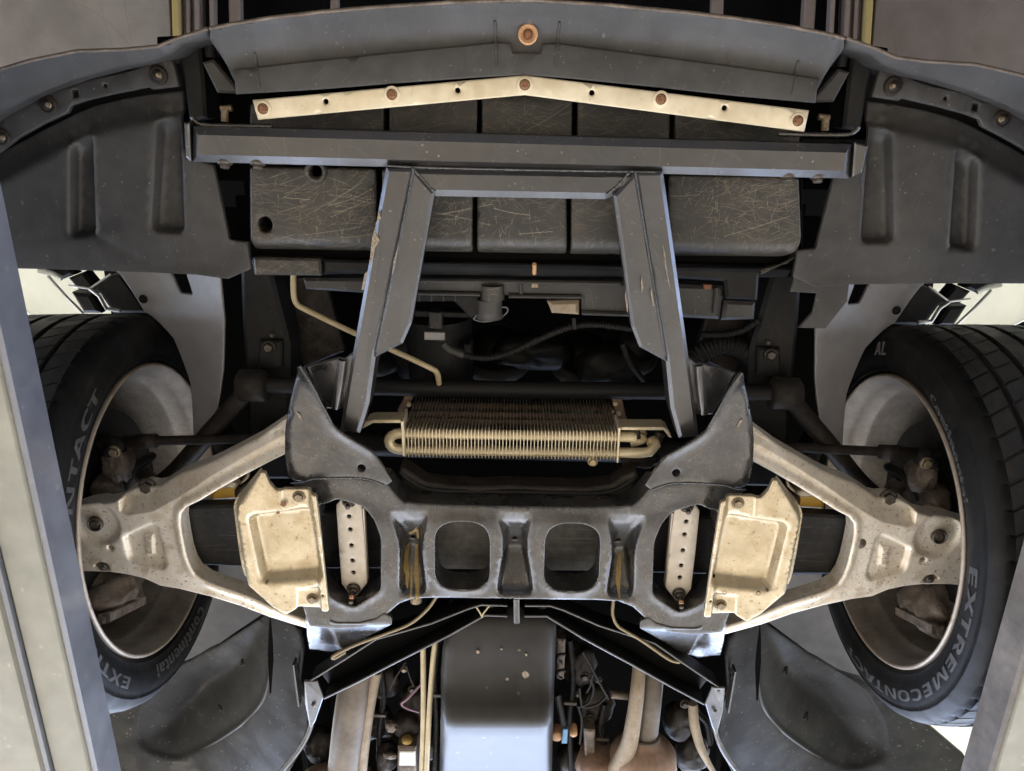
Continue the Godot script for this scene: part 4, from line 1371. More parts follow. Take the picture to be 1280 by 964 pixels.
	# ---- perforated strap
	var ps := node(car, "perforated_strap", "flat metal strap with five holes and rusty end studs, %s of the windows" % L)
	st = begin()
	var yp := 0.165
	var ph := []
	for q in [[436, 646], [437.6, 662], [439, 682], [440.4, 701], [441.6, 716]]: ph.append(circle(v2(at(q[0], q[1], yp)), 0.0034, 12))
	sheet(st, flat([420, 632, 428, 622, 444, 622, 452, 633, 456, 680, 459, 729, 445, 746, 438, 745, 427, 730, 423, 680], yp), ph, yp, 0.008, 0.004, 0.001)
	put(ps, "strap", st, M.strap_metal)
	st = begin()
	bar(st, at(454, 636, yp + 0.002), at(458.5, 727, yp + 0.002), 0.003, 0.012, 0.0006)
	put(ps, "folded_edge", st, M.strap_metal)
	bolt(ps, at(436, 628, yp - 0.001), 0.0078, M.dark_bolt, Vector3(0.0, -1, -0.25).normalized(), 0.012, "nut")
	bolt(ps, at(442, 736, yp - 0.001), 0.0082, M.dark_bolt, Vector3(0.0, -1, -0.35).normalized(), 0.026, "nut")
	st = begin()
	tube(st, [at(439.5, 745, yp - 0.024), at(439, 748.5, yp - 0.027)], 0.0036, 10)
	put(ps, "stud_tip", st, M.copper_tip)
	# ---- gusset plate
	var gp := node(car, "gusset_plate", "dark curved sheet metal gusset in front of the %s control arm" % L)
	var yg := 0.135
	var go := flat([372, 459, 376, 456, 380, 458, 389, 476, 398, 494, 410, 517, 418, 531, 430, 541, 446, 551, 462, 561, 476, 580, 490, 602, 485, 606, 480, 607, 462, 600, 440, 597, 394, 598, 378, 602, 364, 603, 358, 596, 354, 570, 354, 544, 357, 520, 362, 498, 368, 476], yg)
	var hem := flat([376, 456, 389, 476, 398, 494, 410, 517, 418, 531, 430, 541, 446, 551, 464, 562], yg)
	var lft := flat([366, 470, 360, 500, 355, 530, 353, 560, 355, 590, 362, 605], yg)
	st = begin()
	sheet(st, go, [circle(v2(at(451.5, 585.5, yg)), 0.0056, 14)], func(p: Vector2) -> float:
		return yg + 0.007 * pow(maxf(0.0, 1.0 - near(p, lft, false) / 0.025), 2.0) - 0.006 * pow(maxf(0.0, 1.0 - near(p, hem, false) / 0.02), 2.0), 0.009, 0.005, 0.0015)
	put(gp, "plate", st, M.frame_paint)
	st = begin()
	var hp := []
	for p in hem: hp.append(Vector3(p.x, yg - 0.006, p.y))
	tube(st, hp, 0.0024, 8, 2)
	put(gp, "hem", st, M.frame_paint)
	st = begin()
	weld(st, [at(364, 604, yg), at(380, 602, yg), at(394, 598.5, yg), at(440, 597.5, yg), at(462, 600, yg), at(481, 607, yg)], 0.0016)
	put(gp, "weld", st, M.frame_paint)
	patch(gp, "scrape", [370, 515, 375, 517, 379, 526, 376, 525], yg, M.scraped, 0.001)
	# ---- welded tab at the rear of the crossmember
	var tb := node(car, "jacking_tab", "bent steel tab welded under the rear edge of the crossmember, %s side" % L)
	st = begin()
	var zf2 := at(430, 776, 0.146).z
	var tp := [381, 784, 380, 774, 390, 767, 398, 770, 420, 779, 449, 779, 470, 774, 480, 767, 489, 772, 490, 781, 463, 795, 434, 812, 413, 819, 385, 815, 382, 798]
	var to := PackedVector2Array()
	for i in range(0, tp.size(), 2):
		var q := at(tp[i], tp[i + 1], 0.146)
		for j in 6: q = at(tp[i], tp[i + 1], 0.138 + 0.62 * maxf(0.0, zf2 - q.z))
		to.append(v2(q))
	to = rnd(to, 0.003)
	var fold := v2(at(414, 795, 0.15)).x
	sheet(st, to, [], func(p: Vector2) -> float:
		var h := 0.138 + 0.62 * maxf(0.0, zf2 - p.y)
		h += 0.010 * smoothstep(0.004, -0.004, (p.x - fold) * (1 if k == 0 else -1) ) * 0.6
		return h, 0.006, 0.006, 0.0015)
	put(tb, "plate", st, M.frame_paint)
	st = begin()
	weld(st, [at(390, 769, 0.145), at(404, 774, 0.143), at(420, 780, 0.143), at(449, 780, 0.143), at(470, 775, 0.143), at(480, 768, 0.143)], 0.002)
	put(tb, "weld", st, M.iron)
	# ---- wheel well panels ahead of the tyre
	var wl := node(car, "front_wheel_liner", "black moulded liner with two vertical channels ahead of the %s tyre" % L)
	var yl := 0.205
	var arc := [-160, 300, -60, 224, 0, 187, 20, 176, 50, 160, 86, 142, 110, 132, 150, 122, 190, 116, 222, 113]
	var lo := flat(arc + [224, 130, 226, 160, 228, 184, 237, 198, 266, 206, 276, 252, 286, 300, 309, 303, 313, 337, 283, 350, 243, 345, 162, 342, 60, 338, 15, 337, -60, 340, -160, 420], yl)
	var arcp := flat(arc, yl)
	var bead := PackedVector2Array()
	var ch1 := rnd(flat([198, 150, 222, 140, 228, 290, 190, 288], yl), 0.01)
	var ch2 := rnd(flat([88, 176, 112, 165, 117, 292, 88, 296], yl), 0.01)
	var low := flat([-160, 318, 60, 308, 120, 300, 190, 290, 240, 286, 300, 296, 330, 360, -160, 460], yl)
	var dg := flat([114, 291, 150, 316, 190, 337], yl)
	st = begin()
	sheet(st, lo, [], func(p: Vector2) -> float:
		var h := yl
		var d := near(p, arcp, false)
		h += 0.016 * smoothstep(0.034, 0.022, d) - 0.006 * exp(-pow((d - 0.02) / 0.005, 2))
		h += 0.018 * step(p, ch1, 0.007) * smoothstep(0.02, 0.05, d)
		h += 0.018 * step(p, ch2, 0.007) * smoothstep(0.02, 0.05, d)
		h += 0.35 * maxf(0.0, minf(sd(p, low), 0.06)) * 0.5
		h += 0.003 * exp(-pow(near(p, dg, false) / 0.003, 2))
		return h, 0.0085, 0.006, 0.002, Rect2(), Transform3D(), [[ch1, 0.007], [ch2, 0.007]])
	put(wl, "panel", st, M.liner_plastic)
	if k == 1:
		st = begin()
		# mirrored frame: traced on the right, so take the mirror off
		flip = false
		slab(st, pts([1000, 323, 1030, 318, 1066, 322, 1060, 376, 1032, 411, 998, 410, 1016, 390, 1021, 367, 988, 365], 0.225), 0.004, 0.0015)
		flip = true
		put(wl, "tab", st, M.liner_plastic)
	st = begin()
	var fs := flat([-160, 270, -60, 186, 0, 148, 30, 131, 70, 113, 100, 102, 120, 97, 150, 92, 175, 84, 190, 78, 214, 72, 219, 90, 223, 108, 190, 112, 185, 109, 140, 118, 110, 125, 88, 132, 84, 141, 50, 157, 20, 174, 0, 190, -60, 228, -160, 306], 0.192)
	sheet(st, fs, [rnd(flat([89, 113, 96, 112, 98, 121, 91, 122], 0.192), 0.001), circle(v2(at(131, 107, 0.192)), 0.0022, 8)], 0.192, 0.014, 0.006, 0.002)
	put(wl, "mounting_flange", st, M.liner_plastic)
	for q in [[198, 94], [60, 131], [2, 172]]:
		st = begin()
		lathe(st, at(q[0], q[1], 0.191), Vector3.DOWN, [Vector2(0, 0.0118), Vector2(0.002, 0.0112), Vector2(0.0035, 0.009), Vector2(0.002, 0.0062), Vector2(0.004, 0.0056), Vector2(0.005, 0.004), Vector2(0.005, 0.0001)], 20)
		put(wl, "push_clip", st, M.iron)
		bolt(wl, at(q[0], q[1], 0.187), 0.0032, M.bolt_steel, Vector3.DOWN, 0.0, "clip_pin")
	# ---- pale splash panel behind it and the lamp bracket
	var sp := node(car, "splash_panel", "smooth grey splash panel between liner and %s tyre" % L)
	st = begin()
	var yq := 0.44
	var spo := flat([128, 326, 300, 326, 306, 382, 304, 440, 301, 462, 296, 486, 268, 520, 250, 470, 220, 420, 190, 396, 180, 390, 164, 364, 150, 344], yq)
	var sl := flat([304, 300, 306, 382, 304, 440, 301, 462, 296, 490, 266, 524], yq)
	sheet(st, spo, [rnd(flat([212, 330, 238, 330, 252, 362, 232, 363], yq), 0.004)], func(p: Vector2) -> float: return yq - 0.10 * pow(maxf(0.0, 1.0 - near(p, sl, false) / 0.16), 1.6), 0.014, 0.005, 0.002)
	put(sp, "panel", st, M.grey_panel)
	st = begin()
	lathe(st, at(179, 374, yq - 0.004), Vector3.DOWN, [Vector2(0, 0.0075), Vector2(0.003, 0.006), Vector2(0.0, 0.0045), Vector2(0.004, 0.003), Vector2(0.004, 0.0001)], 16)
	put(sp, "push_clip", st, M.dark_plastic)
	var lb := node(car, "lamp_bracket", "black angular lamp bracket with shiny edges above the %s tyre" % L)
	for q in [[[84, 348, 104, 340, 120, 360, 112, 366, 96, 362]], [[112, 362, 134, 346, 150, 342, 172, 372, 184, 392, 140, 392, 132, 380, 124, 368]], [[88, 366, 112, 368, 126, 392, 104, 392]], [[20, 330, 84, 330, 92, 344, 76, 350, 60, 340]]]:
		st = begin()
		slab(st, pts(q[0], 0.60), 0.03, 0.006)
		put(lb, "plate", st, M.dark_plastic)
	st = begin()
	tube(st, [at(86, 357, 0.588), at(112, 361, 0.588), at(138, 343, 0.588)], 0.0022, 6)
	tube(st, [at(112, 361, 0.588), at(124, 370, 0.588), at(133, 386, 0.588), at(150, 388, 0.588)], 0.004, 6)
	tube(st, [at(60, 345, 0.588), at(80, 368, 0.588), at(104, 392, 0.588)], 0.003, 6)
	tube(st, [at(48, 338, 0.588), at(66, 342, 0.588), at(78, 348, 0.588)], 0.005, 6)
	put(lb, "bright_edge", st, M.steel_bright)
	# ---- frame rail
	var fr := node(car, "frame_rail", "dark frame rail beside the engine bay, %s side" % L)
	st = begin()
	slab(st, pts([300, 330, 338, 334, 352, 390, 362, 430, 362, 600, 310, 600, 308, 480, 302, 400], 0.335), 0.10, 0.006)
	put(fr, "rail", st, M.dark_plastic)
	st = begin()
	slab(st, pts([324, 426, 352, 426, 352, 460, 322, 462], 0.325), 0.03, 0.003)
	put(fr, "bracket", st, M.dark_plastic)
	bolt(fr, at(336, 434, 0.322), 0.0085, M.dark_bolt)
	bolt(fr, at(340, 419, 0.332), 0.004, M.dark_bolt)
	st = begin()
	slab(st, pts([360, 345, 404, 345, 430, 440, 376, 462, 366, 420], 0.40), 0.02, 0.004)
	put(fr, "inner_panel", st, M.iron)
	# ---- amber bump stops above the spring
	var bs := node(car, "bump_stop", "amber rubber bump stop above the leaf spring, %s side" % L)
	st = begin()
	slab(st, pts([262, 616, 276, 604, 300, 598, 298, 626, 262, 628], 0.25), 0.03, 0.006)
	put(bs, "block", st, M.amber)
	st = begin()
	tube(st, [at(300, 604, 0.24), at(309, 596, 0.24), at(310, 588, 0.24), at(302, 588, 0.24)], 0.003, 8, 4)
	put(bs, "loop", st, M.bolt_steel)
	# ---- shock absorber eye and brake hose behind the arm
	var sa := node(car, "shock_absorber", "dark shock absorber body above the %s control arm" % L)
	st = begin()
	tube(st, [at(316, 620, 0.24), at(300, 590, 0.34), at(286, 560, 0.46), at(276, 540, 0.58)], 0.024, 16)
	put(sa, "body", st, M.iron)
	st = begin()
	blob(st, at(285, 600, 0.235), Vector3(0.02, 0.012, 0.012), 21, 0.1)
	put(sa, "eye", st, M.bolt_steel)
	# ---- tie rod
	var tr := node(car, "tie_rod", "black steering tie rod reaching into the %s wheel" % L)
	st = begin()
	tube(st, [at(352, 548, 0.30), at(195, 551, 0.30)], 0.0078, 12)
	put(tr, "rod", st, M.iron)
	st = begin()
	lathe(st, at(196, 551, 0.30), at(160, 552, 0.30) - at(196, 551, 0.30), [Vector2(0, 0.007), Vector2(0, 0.0115), Vector2(0.032, 0.0125), Vector2(0.032, 0.010), Vector2(0.09, 0.011), Vector2(0.10, 0.0001)], 14)
	put(tr, "end_joint", st, M.iron)
	# ---- rear wheel well liner
	var rl2 := node(car, "arch_liner", "black moulded liner behind the %s tyre with two clips" % L)
	st = begin()
	var yr := 0.27
	var hr := func(p: Vector2) -> float: return 0.255 + 0.12 * smoothstep(0.34, 0.64, absf(p.x - MX))
	var ro := trace([300, 793, 330, 772, 345, 765, 352, 770, 376, 786, 380, 812, 376, 850, 390, 880, 385, 922, 352, 980, 300, 1040, 60, 1040, 60, 940, 110, 900, 150, 870, 185, 851, 205, 839, 236, 829, 270, 813], hr, yr)
	var rec := rnd(trace([334, 764, 338, 800, 334, 846, 324, 880, 300, 906, 258, 934, 222, 950, 192, 944, 170, 930, 176, 890, 206, 848, 250, 822, 292, 786], hr, yr), 0.02)
	var rec2 := trace([230, 760, 280, 740, 330, 768, 270, 810, 236, 830, 205, 850, 190, 840], hr, yr)
	var edge := trace([376, 780, 380, 812, 376, 850, 390, 880, 385, 922, 352, 980], hr, yr)
	sheet(st, ro, [], func(p: Vector2) -> float:
		var h: float = hr.call(p)
		h += 0.05 * smoothstep(-0.004, 0.10, sd(p, rec)) + 0.008 * step(p, rec, 0.008)
		h += 0.05 * smoothstep(0.0, 0.07, sd(p, rec2))
		h -= 0.006 * smoothstep(0.014, 0.004, near(p, edge, false))
		return h, 0.0105, 0.008, 0.003, Rect2(), Transform3D(), [[rec, 0.008]])
	put(rl2, "panel", st, M.arch_plastic)
	var fe := []
	for q in trace([338, 812, 337, 846, 328, 878, 304, 905, 262, 933, 226, 949], hr, yr):
		fe.append(Vector3(q.x, (hr.call(q) as float) + 0.003, q.y))
	st = begin()
	tube(st, fe, [0.0016, 0.003, 0.004, 0.0035, 0.0025, 0.001], 10, 6)
	put(rl2, "fold_edge", st, M.liner_plastic)
	for q in [[297, 848], [272, 898]]:
		st = begin()
		var cq: Vector2 = trace(q, hr, yr)[0]
		var cc := Vector3(cq.x, (hr.call(cq) as float) + 0.012 + (0.05 * smoothstep(-0.004, 0.10, sd(cq, rec))), cq.y)
		for i in 3:
			var a := -0.6 + i * 0.55
			bar(st, cc + Vector3(-0.008, -0.001 * i, 0.004 - i * 0.004), cc + Vector3(0.010, -0.001 * i, 0.007 - i * 0.006), 0.0026, 0.008, 0.0006)
		lathe(st, cc, Vector3.DOWN, [Vector2(-0.02, 0.005), Vector2(0.004, 0.005), Vector2(0.005, 0.0001)], 12)
		put(rl2, "push_clip", st, M.dark_plastic)
	st = begin()
	tube(st, [at(392, 868, 0.24), at(392, 890, 0.24), at(386, 915, 0.24), at(372, 940, 0.24), at(345, 972, 0.24)], 0.005, 8, 5)
	put(rl2, "rolled_edge", st, M.frame_paint)
	st = begin()
	bar(st, at(366, 832, 0.235), at(373, 884, 0.235), 0.003, 0.02, 0.0008)
	put(rl2, "trim_edge", st, M.frame_paint)
	patch(rl2, "slit", [338, 768, 341, 800, 342, 825, 339, 866, 337, 866, 335, 818, 336, 790], 0.262, M.black_void, 0.002)
	# pale inner shield above it
	st = begin()
	slab(st, pts([170, 690, 372, 690, 372, 790, 345, 800, 250, 860, 160, 870], 0.50), 0.006, 0.002)
	put(rl2, "inner_shield", st, M.grey_panel)

func rear() -> void:
	var b: Node3D
	for k in 2:
		flip = k == 1
		b = node(car, "diagonal_brace", "black diagonal brace with bright upper edge, %s of the sump" % ["left", "right"][k])
		var st := begin()
		var y := 0.165
		var up := [at(634, 757, y), at(602, 756, y), at(585, 761, y), at(540, 779, y), at(470, 799, y), at(428, 826, y), at(388, 851, y)]
		var dn := [at(634, 770, y), at(606, 769, y), at(592, 777, y), at(560, 795, y), at(500, 825, y), at(446, 853, y), at(405, 873, y)]
		# channel: a deep web between two lips
		for i in 6:
			var lift := Vector3(0, 0.034, 0)
			quad(st, up[i] + lift, up[i + 1] + lift, dn[i + 1] + lift, dn[i] + lift)
			quad(st, up[i], up[i + 1], up[i + 1] + lift, up[i] + lift)
			quad(st, dn[i], dn[i + 1], dn[i + 1] + lift, dn[i] + lift)
		put(b, "channel", st, M.dark_plastic)
		st = begin()
		tube(st, up, 0.0019, 8)
		put(b, "upper_lip", st, M.frame_paint)
		st = begin()
		tube(st, dn, 0.0021, 8)
		put(b, "lower_lip", st, M.frame_paint)
		st = begin()
		slab(st, pts3([380, 852, y - 0.003, 396, 852, y - 0.003, 404, 873, y - 0.002, 394, 902, y + 0.008, 388, 912, y + 0.012, 381, 880, y + 0.006]), 0.005, 0.0015)
		put(b, "foot_plate", st, M.frame_paint)
		for q in [[388, 856], [391, 882]]: bolt(b, at(q[0], q[1], y - 0.001), 0.0026, M.frame_paint, Vector3.DOWN, 0.0, "rivet")
		bolt(b, at(612, 763, y + 0.02), 0.007, M.dark_bolt)
	flip = false
	var st := begin()
	bar(st, at(645.5, 750, 0.160), at(646, 780, 0.160), 0.009, 0.03, 0.002)
	put(b, "centre_post", st, M.frame_paint)
	st = begin()
	tube(st, [at(594, 757, 0.166), at(600, 766, 0.164), at(603, 772, 0.164)], 0.0014, 6)
	tube(st, [at(612, 757, 0.166), at(604, 767, 0.164), at(602, 771, 0.164)], 0.0014, 6)
	put(b, "wire_twist", st, M.tan_line)
	# sump
	var s := node(car, "oil_pan", "smooth dark sump with paint chips, its rear face reflecting pale blue sky")
	st = begin()
	var rows := [[758, 592, 700, 0.215], [770, 574, 696, 0.195], [790, 556, 696, 0.185], [820, 552, 695, 0.180], [850, 550, 694, 0.178], [866, 550, 693, 0.170], [880, 550, 693, 0.157], [893, 550, 692.5, 0.147], [903, 550, 692, 0.143], [911, 549.5, 692, 0.149], [922, 549.5, 691.5, 0.169], [945, 549, 691, 0.214], [990, 548, 690, 0.31], [1060, 548, 689, 0.42]]
	st.set_smooth_group(6)
	var grid := []
	for r in rows:
		var row := []
		for i in 17:
			var t := i / 16.0
			var e := minf(t, 1 - t)
			var lift := 0.014 * pow(maxf(0.0, 1.0 - e / 0.10), 2.2)
			row.append(at(lerpf(r[1], r[2], t), r[0], r[3]) + Vector3(0, lift, 0))
		var w0: Vector3 = row[0] + Vector3(0, 0.09, 0)
		var w1: Vector3 = row[16] + Vector3(0, 0.09, 0)
		grid.append([w0] + row + [w1])
	for i in grid.size() - 1:
		for j in grid[i].size() - 1: quad(st, grid[i][j], grid[i][j + 1], grid[i + 1][j + 1], grid[i + 1][j])
	put(s, "pan", st, M.pan_paint)
	for q in [[597, 814, 3.0], [627, 811, 1.8], [658, 818, 2.0], [657, 843, 5.5], [634, 848, 2.4], [661, 853, 2.8]]:
		var o := []
		for i in 7:
			var a := TAU * i / 7
			var rr: float = q[2] * rng.randf_range(0.6, 1.1)
			o.append_array([q[0] + cos(a) * rr, q[1] + sin(a) * rr])
		patch(s, "paint_chip", o, 0.1795, M.scraped, 0.0022)
	# engine block sides and clutter beside the sump
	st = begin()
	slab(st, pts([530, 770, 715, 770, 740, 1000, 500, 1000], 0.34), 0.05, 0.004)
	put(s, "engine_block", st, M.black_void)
	# dark clutter in the tunnel beside the sump
	var cl := node(car, "engine_side", "dark engine castings, hoses and bolts in shadow beside the sump")
	for q in [[470, 900, 0.335, 0.03], [482, 850, 0.34, 0.026], [520, 880, 0.335, 0.03], [540, 930, 0.33, 0.022], [725, 830, 0.335, 0.03], [745, 880, 0.335, 0.032], [715, 950, 0.33, 0.026], [850, 900, 0.34, 0.03], [865, 940, 0.34, 0.03], [400, 930, 0.34, 0.03]]:
		st = begin()
		blob(st, at(q[0], q[1], q[2]), Vector3(q[3], 0.022, q[3] * 1.3), int(q[0]), 0.16)
		put(cl, "casting", st, M.iron)
	for q in [[478, 870], [486, 918], [516, 862], [521, 900], [731, 846], [737, 898], [722, 868], [748, 850], [856, 880]]:
		bolt(cl, at(q[0], q[1], 0.312), rng.randf_range(0.005, 0.0075), M.dark_bolt)
	for q in [[[474, 830], [480, 870], [474, 920], [478, 990]], [[548, 800], [544, 850], [546, 900], [543, 990]], [[712, 800], [716, 850], [712, 900], [716, 990]], [[756, 880], [750, 910], [756, 940], [752, 990]], [[862, 860], [872, 890], [884, 905], [888, 930]]]:
		st = begin()
		var a := []
		for r in q: a.append(at(r[0], r[1], 0.305))
		tube(st, a, 0.006, 10, 5, 0.14, 0.005)
		put(cl, "hose", st, M.hose)
	for q in [[474, 895], [546, 870], [713, 880], [753, 925]]:
		st = begin()
		bar(st, at(q[0] - 8, q[1], 0.297), at(q[0] + 8, q[1] + 1, 0.297), 0.007, 0.012, 0.001)
		put(cl, "hose_clamp", st, M.dark_bolt)
	var ex := node(car, "exhaust", "grey-brown exhaust down pipe with a tan heat-stained pipe beside it, left of the sump")
	st = begin()
	tube(st, [at(452, 810, 0.31), at(446, 850, 0.285), at(437, 910, 0.27), at(428, 990, 0.27)], 0.0315, 24, 4)
	put(ex, "down_pipe", st, M.exhaust_steel)
	st = begin()
	tube(st, [at(470, 840, 0.28), at(462, 880, 0.27), at(455, 930, 0.262), at(449, 990, 0.262)], 0.0105, 14, 4)
	put(ex, "side_pipe", st, M.heat_wrap)
	st = begin()
	blob(st, at(420, 990, 0.28), Vector3(0.075, 0.05, 0.05), 31, 0.06)
	put(ex, "catalyst", st, M.rusty_steel)
	ex = node(car, "exhaust", "rust-brown exhaust pipes swelling into a catalyst, right of the sump")
	st = begin()
	tube(st, [at(815, 830, 0.31), at(812, 870, 0.29), at(806, 930, 0.275), at(804, 960, 0.27)], 0.0225, 24, 4)
	put(ex, "down_pipe", st, M.exhaust_steel)
	st = begin()
	lathe(st, at(805, 924, 0.275), at(802, 975, 0.27) - at(805, 924, 0.275), [Vector2(-0.01, 0.023), Vector2(0, 0.027), Vector2(0.006, 0.034), Vector2(0.014, 0.048), Vector2(0.03, 0.060), Vector2(0.07, 0.064), Vector2(0.16, 0.064)], 28)
	put(ex, "catalyst", st, M.rusty_steel)
	st = begin()
	lathe(st, at(807, 918, 0.276), at(802, 975, 0.27) - at(805, 924, 0.275), [Vector2(0, 0.0225), Vector2(0.001, 0.0262), Vector2(0.004, 0.0268), Vector2(0.007, 0.0262), Vector2(0.008, 0.0225)], 28)
	put(ex, "weld_ring", st, M.exhaust_steel)
	st = begin()
	tube(st, [at(800, 820, 0.29), at(797, 860, 0.262), at(792, 900, 0.25), at(785, 935, 0.25), at(768, 970, 0.26), at(750, 1010, 0.28)], [0.011, 0.0125, 0.0135, 0.0155, 0.02, 0.024], 16, 5)
	put(ex, "side_pipe", st, M.heat_wrap)
	st = begin()
	tube(st, [at(785, 870, 0.28), at(764, 868, 0.28)], 0.0075, 12)
	put(ex, "sensor", st, M.exhaust_steel)
	st = begin()
	blob(st, at(752, 955, 0.29), Vector3(0.045, 0.045, 0.035), 33, 0.12)
	put(ex, "manifold", st, M.rusty_steel)
	st = begin()
	tube(st, [at(866, 880, 0.27), at(868, 905, 0.262), at(876, 935, 0.26), at(890, 962, 0.26), at(905, 985, 0.26)], [0.0085, 0.009, 0.008, 0.005, 0.004], 12, 5)
	put(ex, "heat_shield_strip", st, M.heat_wrap)
	# brake lines
	var bl := node(car, "brake_line", "pair of thin tan metal lines running rearward left of the sump")
	for q in [[[528, 795, 0.215], [529, 830, 0.215], [529, 900, 0.215], [526, 990, 0.215]], [[545, 795, 0.212], [541, 830, 0.212], [536, 900, 0.212], [532, 990, 0.212]]]:
		st = begin()
		var a := []
		for r in q: a.append(at(r[0], r[1], r[2]))
		tube(st, a, 0.0047, 10, 3)
		put(bl, "line", st, M.tan_line)
	# braided cables left and right
	var bc := node(car, "braided_cable", "thin braided metal cable curling behind the left of the crossmember")
	st = begin()
	tube(st, [at(546, 745, 0.155), at(534, 762, 0.155), at(512, 780, 0.155), at(480, 793, 0.155), at(445, 806, 0.157), at(422, 817, 0.157), at(416, 821, 0.158), at(418, 823, 0.16), at(432, 815, 0.162)], 0.0029, 10, 6, 0.3, 0.0032)
	put(bc, "cable", st, M.braid)
	st = begin()
	tube(st, [at(520, 744, 0.17), at(520, 752, 0.17)], 0.009, 12)
	put(bc, "ferrule", st, M.bolt_steel)
	bc = node(car, "braided_cable", "thin braided metal cable looping down behind the right of the crossmember")
	st = begin()
	tube(st, [at(767, 750, 0.16), at(766, 768, 0.16), at(772, 782, 0.16), at(784, 790, 0.16), at(804, 802, 0.162), at(836, 824, 0.165), at(850, 828, 0.165)], 0.0029, 10, 6, 0.3, 0.0032)
	put(bc, "cable", st, M.braid)
	# starter, wiring and connectors in the shadow beside the sump
	var w := node(car, "starter_motor", "grey metal starter motor with a brass stud, left of the sump")
	st = begin()
	slab(st, pts([497, 934, 520, 935, 520, 1000, 496, 1000], 0.265), 0.05, 0.004)
	put(w, "body", st, M.dirty_casting)
	st = begin()
	slab(st, pts([499, 940, 519, 940, 519, 958, 498, 958], 0.262), 0.004, 0.002)
	put(w, "end_plate", st, M.steel_bright)
	st = begin()
	lathe(st, at(510, 930, 0.29), Vector3(0, -0.5, 1), [Vector2(0, 0.0001), Vector2(0, 0.013), Vector2(0.012, 0.013), Vector2(0.014, 0.010), Vector2(0.024, 0.010), Vector2(0.024, 0.0001)], 16)
	put(w, "stud", st, M.brass)
	st = begin()
	blob(st, at(508, 905, 0.31), Vector3(0.025, 0.02, 0.025), 41, 0.12)
	blob(st, at(484, 945, 0.30), Vector3(0.02, 0.02, 0.03), 42, 0.15)
	put(w, "solenoid", st, M.iron)
	st = begin()
	blob(st, at(489, 908, 0.28), Vector3(0.01, 0.008, 0.012), 43, 0.2)
	blob(st, at(488, 945, 0.268), Vector3(0.012, 0.005, 0.006), 44, 0.2)
	put(w, "bracket", st, M.dirty_casting)
	st = begin()
	tube(st, [at(526, 856, 0.26), at(510, 873, 0.255), at(502, 880, 0.255), at(510, 886, 0.255), at(524, 890, 0.26)], 0.0022, 8, 5)
	put(w, "wire", st, M.purple_wire)
	st = begin()
	tube(st, [at(507, 828, 0.26), at(494, 848, 0.255), at(487, 863, 0.255)], 0.0016, 6, 3)
	tube(st, [at(508, 832, 0.26), at(514, 850, 0.255), at(517, 858, 0.255)], 0.0016, 6, 3)
	put(w, "cable_tie", st, M.iron)
	bolt(w, at(505, 837, 0.27), 0.005, M.bolt_steel)
	w = node(car, "wiring_harness", "dark wires and connectors right of the sump with a pale blue clip")
	st = begin()
	for q in [[[728, 815], [736, 828], [742, 840], [752, 858], [761, 874]], [[741, 842], [738, 856], [733, 866]], [[738, 848], [742, 862], [736, 878], [724, 884]], [[724, 860], [726, 876], [730, 884], [748, 880], [760, 868]], [[700, 870], [703, 890], [707, 905], [706, 920]], [[722, 882], [727, 900], [725, 930]]]:
		var a := []
		for r in q: a.append(at(r[0], r[1], 0.27))
		tube(st, a, 0.0024, 8, 5)
	put(w, "wire", st, M.hose)
	st = begin()
	tube(st, [at(696, 868, 0.26), at(701, 890, 0.26), at(706, 912, 0.26)], 0.006, 10, 3)
	put(w, "loom", st, M.hose)
	st = begin()
	slab(st, pts([704, 912, 710, 912, 709, 930, 702, 930], 0.25), 0.01, 0.001)
	put(w, "clip", st, M.blue_plastic, "pale blue plastic clip")
	st = begin()
	lathe(st, at(696, 921, 0.26), Vector3.DOWN, [Vector2(-0.02, 0.011), Vector2(0, 0.011), Vector2(0.002, 0.009), Vector2(0.002, 0.0001)], 16)
	lathe(st, at(717, 918, 0.26), Vector3.DOWN, [Vector2(-0.02, 0.007), Vector2(0, 0.007), Vector2(0.002, 0.0001)], 16)
	put(w, "cap", st, M.orange_rust)
	st = begin()
	slab(st, pts([730, 912, 744, 914, 744, 960, 732, 960], 0.28), 0.03, 0.003)
	put(w, "junction_block", st, M.dirty_casting)
	st = begin()
	slab(st, pts([696, 800, 707, 800, 705, 850, 696, 850], 0.26), 0.03, 0.003)
	put(w, "junction_block", st, M.dirty_casting)
	for yy in [822, 842]:
		st = begin()
		tube(st, [at(707, yy - 4, 0.25), at(699, yy - 3, 0.248), at(697, yy + 3, 0.248), at(702, yy + 6, 0.25)], 0.003, 8, 5)
		put(w, "hook", st, M.hose)

func arc_text(parent: Node, n: String, text: String, size: float, R: float, phi0: float, phi1: float, s: float, face: float, m: Material, cy: float) -> void:
	var tm := TextMesh.new()
	var f := SystemFont.new()
	f.font_names = PackedStringArray(["Droid Sans"])
	f.font_weight = 700
	tm.font = f
	tm.text = text
	tm.font_size = 48
	tm.pixel_size = size / 48.0
	tm.depth = 0.0016
	tm.curve_step = 2.0
	tm.horizontal_alignment = HORIZONTAL_ALIGNMENT_LEFT
	var a := tm.get_mesh_arrays()
	var v: PackedVector3Array = a[Mesh.ARRAY_VERTEX]
	var idx: PackedInt32Array = a[Mesh.ARRAY_INDEX]
	var x0 := 1e9
	var x1 := -1e9
	var yl := 1e9
	for p in v:
		x0 = minf(x0, p.x)
		x1 = maxf(x1, p.x)
		yl = minf(yl, p.y)
	var st := begin()
	st.set_smooth_group(-1)
	for i in idx:
		var p := v[i]
		var ph := lerpf(phi0, phi1, (p.x - x0) / (x1 - x0))
		var r := R + p.y - yl
		st.add_vertex(Vector3(-s * (p.z + 0.0004) + face_at(r) * s, cy - s * sin(ph) * r, cos(ph) * r))
	put(parent, n, st, m)
